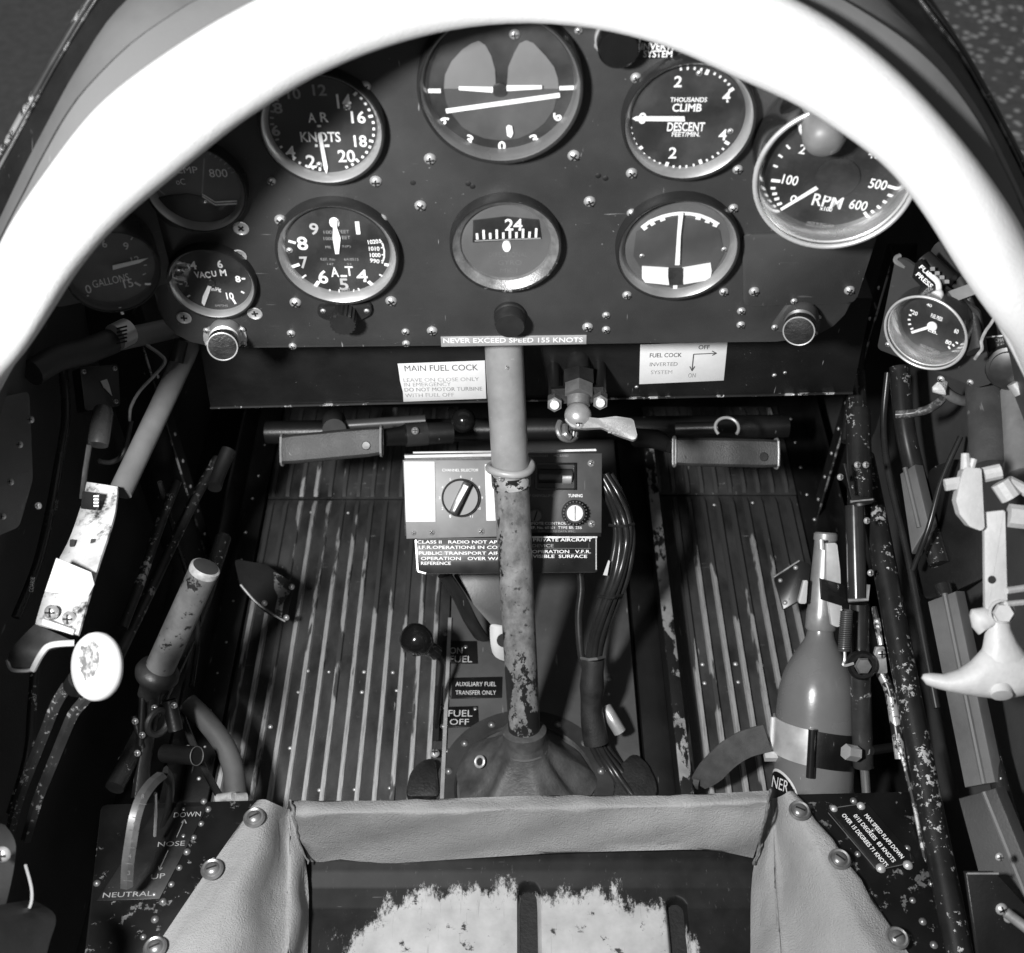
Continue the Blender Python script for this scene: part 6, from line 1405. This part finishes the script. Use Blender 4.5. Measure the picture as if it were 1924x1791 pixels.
stiff('short grey stiffener on the right wall behind the strut', [(1690, 890), (1718, 872), (1745, 985), (1712, 1040)], .97, grey_frame)
stiff('long grey stiffener on the right wall below the white handle', [(1742, 1130), (1795, 1110), (1870, 1470), (1812, 1480)], .89, grey_frame)
stiff('dark diagonal stiffener at the lower right wall', [(1800, 1500), (1870, 1480), (1960, 1700), (1870, 1760)], .82, wall_dark)
t = wthing('side_cover', 'black side cover sheet with rounded notch on the right wall', 'cover', PT(1790, 1000, .93))
f_ = Fr(PT(1780, 980, .95), Vector((-.85, -.3, .4)), UPV); mb = MB(); mb.poly(rounded(pxpoly(f_, [(1745, 880), (1800, 860), (1850, 900), (1860, 1080), (1790, 1112), (1738, 1128), (1722, 1090)], 0), .006), -.003, 0, f_.M, bev=.0008); wb(mb, 'sheet', black, t)
rod('thin_cable', 'thin dark cable slanting across the right wall', 'cable', [(1805, 820, .93), (1770, 900, .93), (1745, 990, .93), (1715, 1070, .94)], .0022, cable_mat, n=8)
t = wthing('shelf_bracket', 'dark angled bracket with bright bolts in the lower right corner', 'bracket', PT(1900, 1750, .72))
f_ = view_frame(1880, 1650, .76); mb = MB(); mb.poly(pxpoly(f_, [(1815, 1640), (1870, 1640), (1990, 1770), (1990, 1880), (1850, 1880)], 0), -.004, 0, f_.M, bev=.0006); wb(mb, 'plate', black, t)
mb = MB(); mb.tube([PT(1818, 1641, .757), PT(1876, 1641, .757)], .0007, 6); mb.tube([PT(1890, 1714, .752), PT(1940, 1752, .745)], .0035, 10); wb(mb, 'edge', mat('edge_worn', .3), t)
screws(f_, [(1878, 1610, .7), (1882, 1708, 1.0), (1896, 1724, .9)], t, z=.0, world=True)

# ------------------------------------------------------------------ white pull handle at the right edge
ph = wthing('pull_handle', 'white painted hooked T handle with clamp block at the right edge', 'handle', PT(1880, 1180, .72))
f_ = Fr(PT(1870, 1100, .72), -FWD + RGT * -.18, UPV)
mb = MB(); mb.poly(rounded(pxpoly(f_, [(1848, 962), (1887, 958), (1892, 1160), (1850, 1165)], 0), .001), -.004, .002, f_.M, bev=.0008); wb(mb, 'bar', white_cast, ph)
mb = MB(); c_ = f_.loc(1864, 1089, .0022); mb.lathe([(0, 0), (.0024, 0), (.0026, -.0004)], 14, f_.M @ Matrix.Translation(c_)); wb(mb, 'bar_hole', black_flat, ph)
mb = MB(); mb.poly(rounded(pxpoly(f_, [(1805, 885), (1812, 878), (1840, 880), (1846, 992), (1838, 996), (1818, 988), (1800, 966), (1793, 940), (1797, 920)], 0), .0006), -.008, .006, f_.M, bev=.0008); wb(mb, 'clamp_block', white_cast, ph, 30)
mb = MB(); p0 = f_.loc(1775, 911, 0); p1 = f_.loc(1812, 905, 0); mb.tube([p0, p1], .0042, 6); mb.tube([f_.loc(1815, 882, 0), f_.loc(1814, 852, -.001)], [.0034, .0026], 10); mb.tube([f_.loc(1823, 884, 0), f_.loc(1830, 862, 0)], .0022, 8)
for i in range(len(mb.v)): mb.v[i] = tuple(f_.M @ Vector(mb.v[i]))
wb(mb, 'clamp_bolt', white_cast, ph, 30)
mb = MB()
for a, b, r1_ in (((1848, 892, 0), (1880, 885, 0), .0048), ((1880, 905, -.004), (1900, 935, -.004), .0065), ((1895, 905, -.004), (1935, 925, -.006), .004), ((1895, 968, .0), (1930, 972, 0), .0075)): mb.tube([f_.loc(*a), f_.loc(*b)], r1_, 10)
for i in range(len(mb.v)): mb.v[i] = tuple(f_.M @ Vector(mb.v[i]))
wb(mb, 'linkage_bolt', white_cast, ph, 35)
mb = MB(); mb.tube([PT(1890, 1110, .71), PT(1960, 1100, .72)], .0022, 8); mb.tube([PT(1890, 1135, .71), PT(1960, 1128, .72)], .0018, 8); wb(mb, 'cross_wire', white_cast, ph)
c_ = f_.loc(1882, 1150, .004); mb = MB(); mb.lathe([(.0075, -.004), (.0078, .001), (.0066, .003)], 24, f_.M @ Matrix.Translation(c_)); mb.lathe([(.0062, .003), (.0056, .0065), (0, .0068)], 6, f_.M @ Matrix.Translation(c_)); wb(mb, 'pivot_bolt', white_cast, ph, 30)
# hooked grip: swept body with a rounded section
def blob(rows, name, m, root, n=16):
    """rows: (left px, right px, y px, thickness) cross sections of a casting, rounded in section"""
    mb = MB(); vs = []; fs = []
    for x0, y0, x1, y1, th_ in rows:
        a = f_.loc(x0, y0, 0); b = f_.loc(x1, y1, 0); c = (a + b) / 2; u = (b - a) / 2
        for k in range(n):
            an = 2 * math.pi * k / n; vs.append(f_.M @ (c + u * math.cos(an) + Vector((0, 0, th_ * math.sin(an)))))
    for i in range(len(rows) - 1):
        for k in range(n): k2 = (k + 1) % n; fs.append((i * n + k, i * n + k2, (i + 1) * n + k2, (i + 1) * n + k))
    fs += [tuple(range(n)), tuple((len(rows) - 1) * n + k for k in range(n))]
    mb.add(vs, fs); return wb(mb, name, m, root, 60)
blob([(1822, 1158, 1826, 1144, .003), (1826, 1178, 1850, 1140, .006), (1838, 1192, 1872, 1150, .007), (1850, 1182, 1890, 1160, .006)], 'lug', white_cast, ph)
blob([(1852, 1155, 1896, 1155, .006), (1851, 1185, 1900, 1180, .0075), (1846, 1215, 1912, 1205, .009), (1836, 1240, 1928, 1228, .010), (1822, 1262, 1946, 1250, .010), (1800, 1290, 1965, 1280, .009), (1830, 1306, 1950, 1302, .005)], 'stem', white_cast, ph)
top_ = [(1731, 1274), (1735, 1266), (1748, 1264), (1772, 1266), (1800, 1258), (1824, 1242), (1846, 1218), (1870, 1212), (1896, 1214), (1920, 1222), (1946, 1240), (1972, 1254), (2000, 1262)]
bot_ = [(1733, 1276), (1740, 1286), (1758, 1293), (1782, 1299), (1806, 1304), (1830, 1308), (1850, 1311), (1872, 1313), (1896, 1312), (1920, 1308), (1946, 1300), (1972, 1290), (2000, 1280)]
blob([(*a, *b, t_) for a, b, t_ in zip(top_, bot_, [.001, .004, .006, .0075, .009, .010, .011, .011, .011, .010, .009, .007, .005])], 'grip', white_cast, ph)
mb = MB(); c_ = f_.loc(1882, 1304, .009); mb.lathe([(.0065, -.004), (.0062, .001), (0, .002)], 20, f_.M @ Matrix.Translation(c_) @ Matrix.Rotation(.9, 4, 'X')); wb(mb, 'end_screw', mat('end_screw', .6, .4, .2), ph)
# dark cylinder and fittings above the handle
dc = rod('damper_cylinder', 'dark rubber covered cylinder above the white handle at the right edge', 'cylinder', [(1864, 885, .80), (1858, 800, .82), (1852, 725, .84)], .0142, mat('damper_rubber', .055, .55, 0, .3, 30, .3, 600, .3), n=24)
mb = MB(); mb.tube([PT(1852, 728, .838), PT(1850, 692, .845)], .0062, 16); wb(mb, 'rod_end', mat('rod_end_grey', .12, .4, .2), dc)
rod('light_cylinder', 'pale grey cylinder cut by the right edge beside the dark cylinder', 'cylinder', [(1925, 900, .78), (1918, 820, .80), (1912, 740, .82)], .0125, mat('grey_cyl', .16, .5, 0, .2, 60, .2, 700, .3), n=24)
cl_ = wthing('charge_lamp', 'dark warning lamp with CHARGE LAMP placard under the coaming at right', 'lamp', PT(1895, 690, .80))
f_ = Fr(PT(1890, 685, .80), Vector((-.45, -.7, .35)), UPV)
mb = MB(); mb.lathe([(.016, -.02), (.016, 0), (.0145, .003), (.012, .0035), (.0115, .006), (0, .008)], 28, f_.M @ Matrix.Translation(f_.loc(1896, 690, 0))); wb(mb, 'body', bakelite_dull, cl_, 30)
mb = MB(); mb.poly(pxpoly(f_, [(1845, 634), (1895, 628), (1905, 655), (1850, 662)], -.004), -.006, -.004, f_.M); pq = wb(mb, 'placard', plate_black, cl_)
letter(f_, 'CHARGE', 1885, 638, 32, 7, lume_dim, cl_, z=-.0036, world=True); letter(f_, 'LAMP', 1886, 648, 22, 6, lume_dim, cl_, z=-.0036, world=True); bars(f_, [(1845, 634, 1897, 629, 3)], alu, cl_, -.0036, 'bright_edge', world=True)
mb = MB(); mb.tube([PT(1905, 718, .79), PT(1918, 738, .79)], .005, 12); wb(mb, 'terminal', alu, cl_)
rod('locking_wire', 'twisted pale locking wire hanging beside the fuel pressure gauge', 'wire', [(1872, 590, .78), (1862, 608, .78), (1852, 622, .78), (1844, 640, .78), (1845, 655, .78), (1838, 665, .78), (1832, 674, .785)], .0011, mat('wire_bright', .5, .4, .3, .4, 200), n=6)
rod('capillary_pipe', 'ribbed flexible pipe below the fuel pressure plate', 'pipe', [(1683, 779, .92), (1715, 776, .915), (1745, 768, .91), (1768, 752, .90), (1776, 735, .89)], .0034, chipped('pipe_rib', .05, .3, 160, .5, .56), n=10)
rod('capillary_pipe', 'short pale pipe elbow below the fuel pressure plate', 'pipe', [(1768, 722, .86), (1780, 738, .865), (1800, 750, .87), (1824, 755, .88)], .0040, mat('pipe_grey', .22, .4, .2, .4, 80), n=12)
t = wthing('cable_clip', 'pale frayed lagging on the pipe joint below the gauge plate', 'clip', PT(1767, 728, .86)); mb = MB(); mb.tube([PT(1775, 718, .858), PT(1768, 730, .857), PT(1752, 732, .858)], [.003, .006, .002], 8); wb(mb, 'lagging', mat('lagging', .6, .7, 0, .4, 200, .8, 600), t)
# fuel pressure toggle and placard above the gauge
tp = wthing('fuel_press_switch', 'white toggle with FUEL PRESS placard above the small chrome gauge', 'switch', PT(1745, 535, .80))
f_ = Fr(fb.location + Vector((-.0, 0, 0)), Vector((-.6, -.8, .02)))
mb = MB(); mb.poly(pxpoly(f_, [(1722, 492), (1732, 486), (1772, 532), (1758, 562), (1716, 518)], .001), .0005, .003, f_.M); pq = wb(mb, 'placard', plate_black, tp)
letter(f_, 'FUEL', 1742, 512, 34, 9, lume, tp, -.45, z=.0035, world=True, fat=.02); letter(f_, 'PRESS', 1737, 526, 36, 9, lume, tp, -.42, z=.0035, world=True, fat=.02)
mb = MB(); mb.tube(spline([PT(1728, 496, .792), PT(1748, 516, .788), PT(1762, 530, .785), PT(1764, 548, .783), PT(1760, 556, .783)], 5), [.0020] * 15 + [.003, .0036, .004, .004, .0042, .0042], 10); wb(mb, 'toggle', cream, tp)
mb = MB(); mb.tube([PT(1735, 488, .80), PT(1783, 532, .79)], .0075, 14); wb(mb, 'body', mat('switch_body', .012, .4), tp)
for k in range(4):
    q = view_frame(1752 + k * 9, 505 + k * 8, .782); mb = MB(); mb.box((0, 0, 0), (.0028, .0024, .001), q.M); wb(mb, 'terminal', alu, tp)
mb = MB(); mb.tube(spline([PT(1716, 508, .80), PT(1700, 500, .80), PT(1684, 492, .80), PT(1684, 484, .80), PT(1692, 480, .80)], 4), .0017, 6); wb(mb, 'wire', grey_tube, tp)
t = rod('window_strut', 'dark painted strip running beside the fuel pressure gauge plate', 'strip', [(1760, 470, .82), (1800, 540, .80), (1822, 600, .795), (1832, 660, .79)], .009, mat('strip_dark', .03, .5, 0, .3, 40, .2, 600, .6), flat=.5)
mb = MB(); mb.box((0, 0, 0), (.024, .008, .004), view_frame(1818, 546, .785).M @ Matrix.Rotation(.35, 4, 'Z')); wb(mb, 'clip', mat('clip_grey', .25, .5), t)

# ------------------------------------------------------------------ rivets and bolt heads on the dark floor edges and walls
wr = wthing('wall_angle', 'dark riveted angle strip along the left edge of the left footboard', 'angle strip', PZ(470, 1100, FLOOR))
mb = MB(); mb.box((-.287, .74, Zw(FLOOR) + .004), (.026, .56, .006), bev=.001); mb.box((-.301, .74, Zw(FLOOR) + .03), (.003, .56, .06), bev=.0008); wb(mb, 'angle', black, wr)
for k in range(14):
    o = link(RIV, 'rivet', wr, basis=Matrix.Translation((-.287 + random.uniform(-.002, .002), .49 + k * .038 + random.uniform(-.012, .012), Zw(FLOOR) + .007)) @ Matrix.Scale(random.uniform(.35, .7), 4)); o.matrix_parent_inverse = wr.matrix_basis.inverted()
wr = wthing('wall_angle', 'dark riveted angle strip along the right edge of the right footboard', 'angle strip', PZ(1480, 1100, FLOOR))
mb = MB(); mb.box((.332, .74, Zw(FLOOR) + .004), (.026, .56, .006), bev=.001); mb.box((.346, .74, Zw(FLOOR) + .03), (.003, .56, .06), bev=.0008); wb(mb, 'angle', black, wr)
for k in range(14):
    o = link(RIV, 'rivet', wr, basis=Matrix.Translation((.330 + random.uniform(-.002, .002), .49 + k * .038 + random.uniform(-.012, .012), Zw(FLOOR) + .007)) @ Matrix.Scale(random.uniform(.35, .7), 4)); o.matrix_parent_inverse = wr.matrix_basis.inverted()

# ------------------------------------------------------------------ smaller runs and brackets along both sides
rod('wall_cable', 'dark cable hanging down the left wall beside the throttle guard', 'cable', [(118, 690, .90), (124, 780, .89), (112, 860, .88), (96, 950, .87), (70, 1060, .85), (30, 1160, .83)], .0034, cable_mat, 'wall cables', 10)
rod('wall_cable', 'thin cable curving behind the slanting grey tube on the left', 'cable', [(246, 790, .95), (232, 850, .955), (210, 868, .95), (186, 866, .94)], .0022, mat('cable_grey', .06, .4), 'wall cables', 8)
rod('wall_cable', 'thin dark cable slanting above the left footboard edge', 'cable', [(300, 905, 1.02), (330, 1010, 1.05), (352, 1080, 1.06), (372, 1180, 1.05), (360, 1290, 1.0)], .0024, cable_mat, 'wall cables', 8)
rod('wall_cable', 'black cable dropping behind the strut on the right wall', 'cable', [(1668, 700, 1.02), (1660, 800, 1.02), (1672, 900, 1.0), (1705, 1040, .97), (1735, 1200, .94), (1760, 1330, .92)], .0030, cable_mat, 'wall cables', 10)
rod('frame_tube', 'dark frame tube rising behind the fuel pressure plate', 'tube', [(1690, 690, 1.0), (1700, 800, .99), (1722, 900, .98), (1765, 1060, .95)], .0085, chip_light, 'frame tubes', 16)
rod('frame_tube', 'dark frame tube low on the left wall behind the brake lever', 'tube', [(420, 1010, 1.14), (380, 1130, 1.08), (330, 1250, 1.02), (215, 1480, .92)], .0075, chip_light, 'frame tubes', 16)
rod('frame_tube', 'dark diagonal frame tube at the lower right edge', 'tube', [(1770, 1100, .93), (1830, 1300, .88), (1880, 1480, .84), (1940, 1680, .79)], .0065, chip_light, 'frame tubes', 14)
jb = wthing('junction_box', 'small black box with a pale corner flag on the left wall', 'box', PT(190, 740, .92))
f_ = Fr(PT(195, 735, .92), Vector((.6, -.5, .6)), UPV)
mb = MB(); mb.poly(rounded(pxpoly(f_, [(150, 690), (222, 684), (226, 762), (160, 772)], 0), .002), -.02, .0, f_.M, bev=.0012); wb(mb, 'case', mat('box_black', .02, .35, 0, .4, 40, .2, 500, .6), jb)
mb = MB(); mb.poly(pxpoly(f_, [(188, 716), (200, 712), (204, 722), (210, 744), (194, 728)], 0), .0003, .0012, f_.M); wb(mb, 'flag', mat('flag', .55), jb)
for x, y in ((158, 698), (216, 692), (218, 754)):
    o = link(SCREW, 'screw', jb, basis=f_.M @ Matrix.Translation(f_.loc(x, y, 0)) @ Matrix.Scale(.5, 4)); o.matrix_parent_inverse = jb.matrix_basis.inverted()
t = wthing('wall_bracket', 'black bracket with chipped pale edges between the right footboard and the bottle neck', 'bracket', PT(1480, 1100, 1.12))
f_ = Fr(PT(1480, 1100, 1.14), Vector((-.35, -.3, .9)), UPV)
mb = MB(); mb.poly(rounded(pxpoly(f_, [(1453, 1085), (1502, 1052), (1524, 1060), (1516, 1120), (1470, 1146)], 0), .003), -.003, 0, f_.M, bev=.0006); wb(mb, 'plate', chip_heavy, t)
mb = MB(); mb.tube([f_.M @ f_.loc(1454, 1084, 0), f_.M @ f_.loc(1502, 1053, 0)], .0009, 6); wb(mb, 'worn_edge', mat('edge_worn', .3), t)
screws(f_, [(1495, 1066, .7), (1466, 1090, .6), (1475, 1132, .7)], t, RIV, 1.2, z=.0, world=True)
for lab, xs_ in (('black rib with a bare edge on the left wall forward of the brake lever', (-.318, .78)), ('black rib with a bare edge on the right wall forward of the strut', (.338, .86))):
    x_, y_ = xs_; sg = 1 if x_ < 0 else -1
    t = wthing('wall_rib', lab, 'rib', (x_, y_, Zw(FLOOR)), 'wall ribs')
    mb = MB(); mb.box((x_ - sg * .022, y_, Zw(-.80)), (.05, .0025, .36)); mb.box((x_ + sg * .003, y_ - .008, Zw(-.80)), (.0025, .018, .36)); wb(mb, 'web', beam_black, t)
    mb = MB(); mb.tube([(x_ + sg * .003, y_ - .017, Zw(-.97)), (x_ + sg * .003, y_ - .017, Zw(-.63))], .0012, 6); wb(mb, 'worn_edge', chipped('rib_edge%d' % sg, .02, .45, 60, .5, .55, big=20), t)
    for k in range(9):
        o = link(RIV, 'rivet', t, basis=Matrix.Translation((x_ + sg * .0043, y_ - .008, Zw(-.95 + .036 * k))) @ Matrix.Rotation(R(90) * sg, 4, 'Y') @ Matrix.Scale(.7, 4)); o.matrix_parent_inverse = t.matrix_basis.inverted()
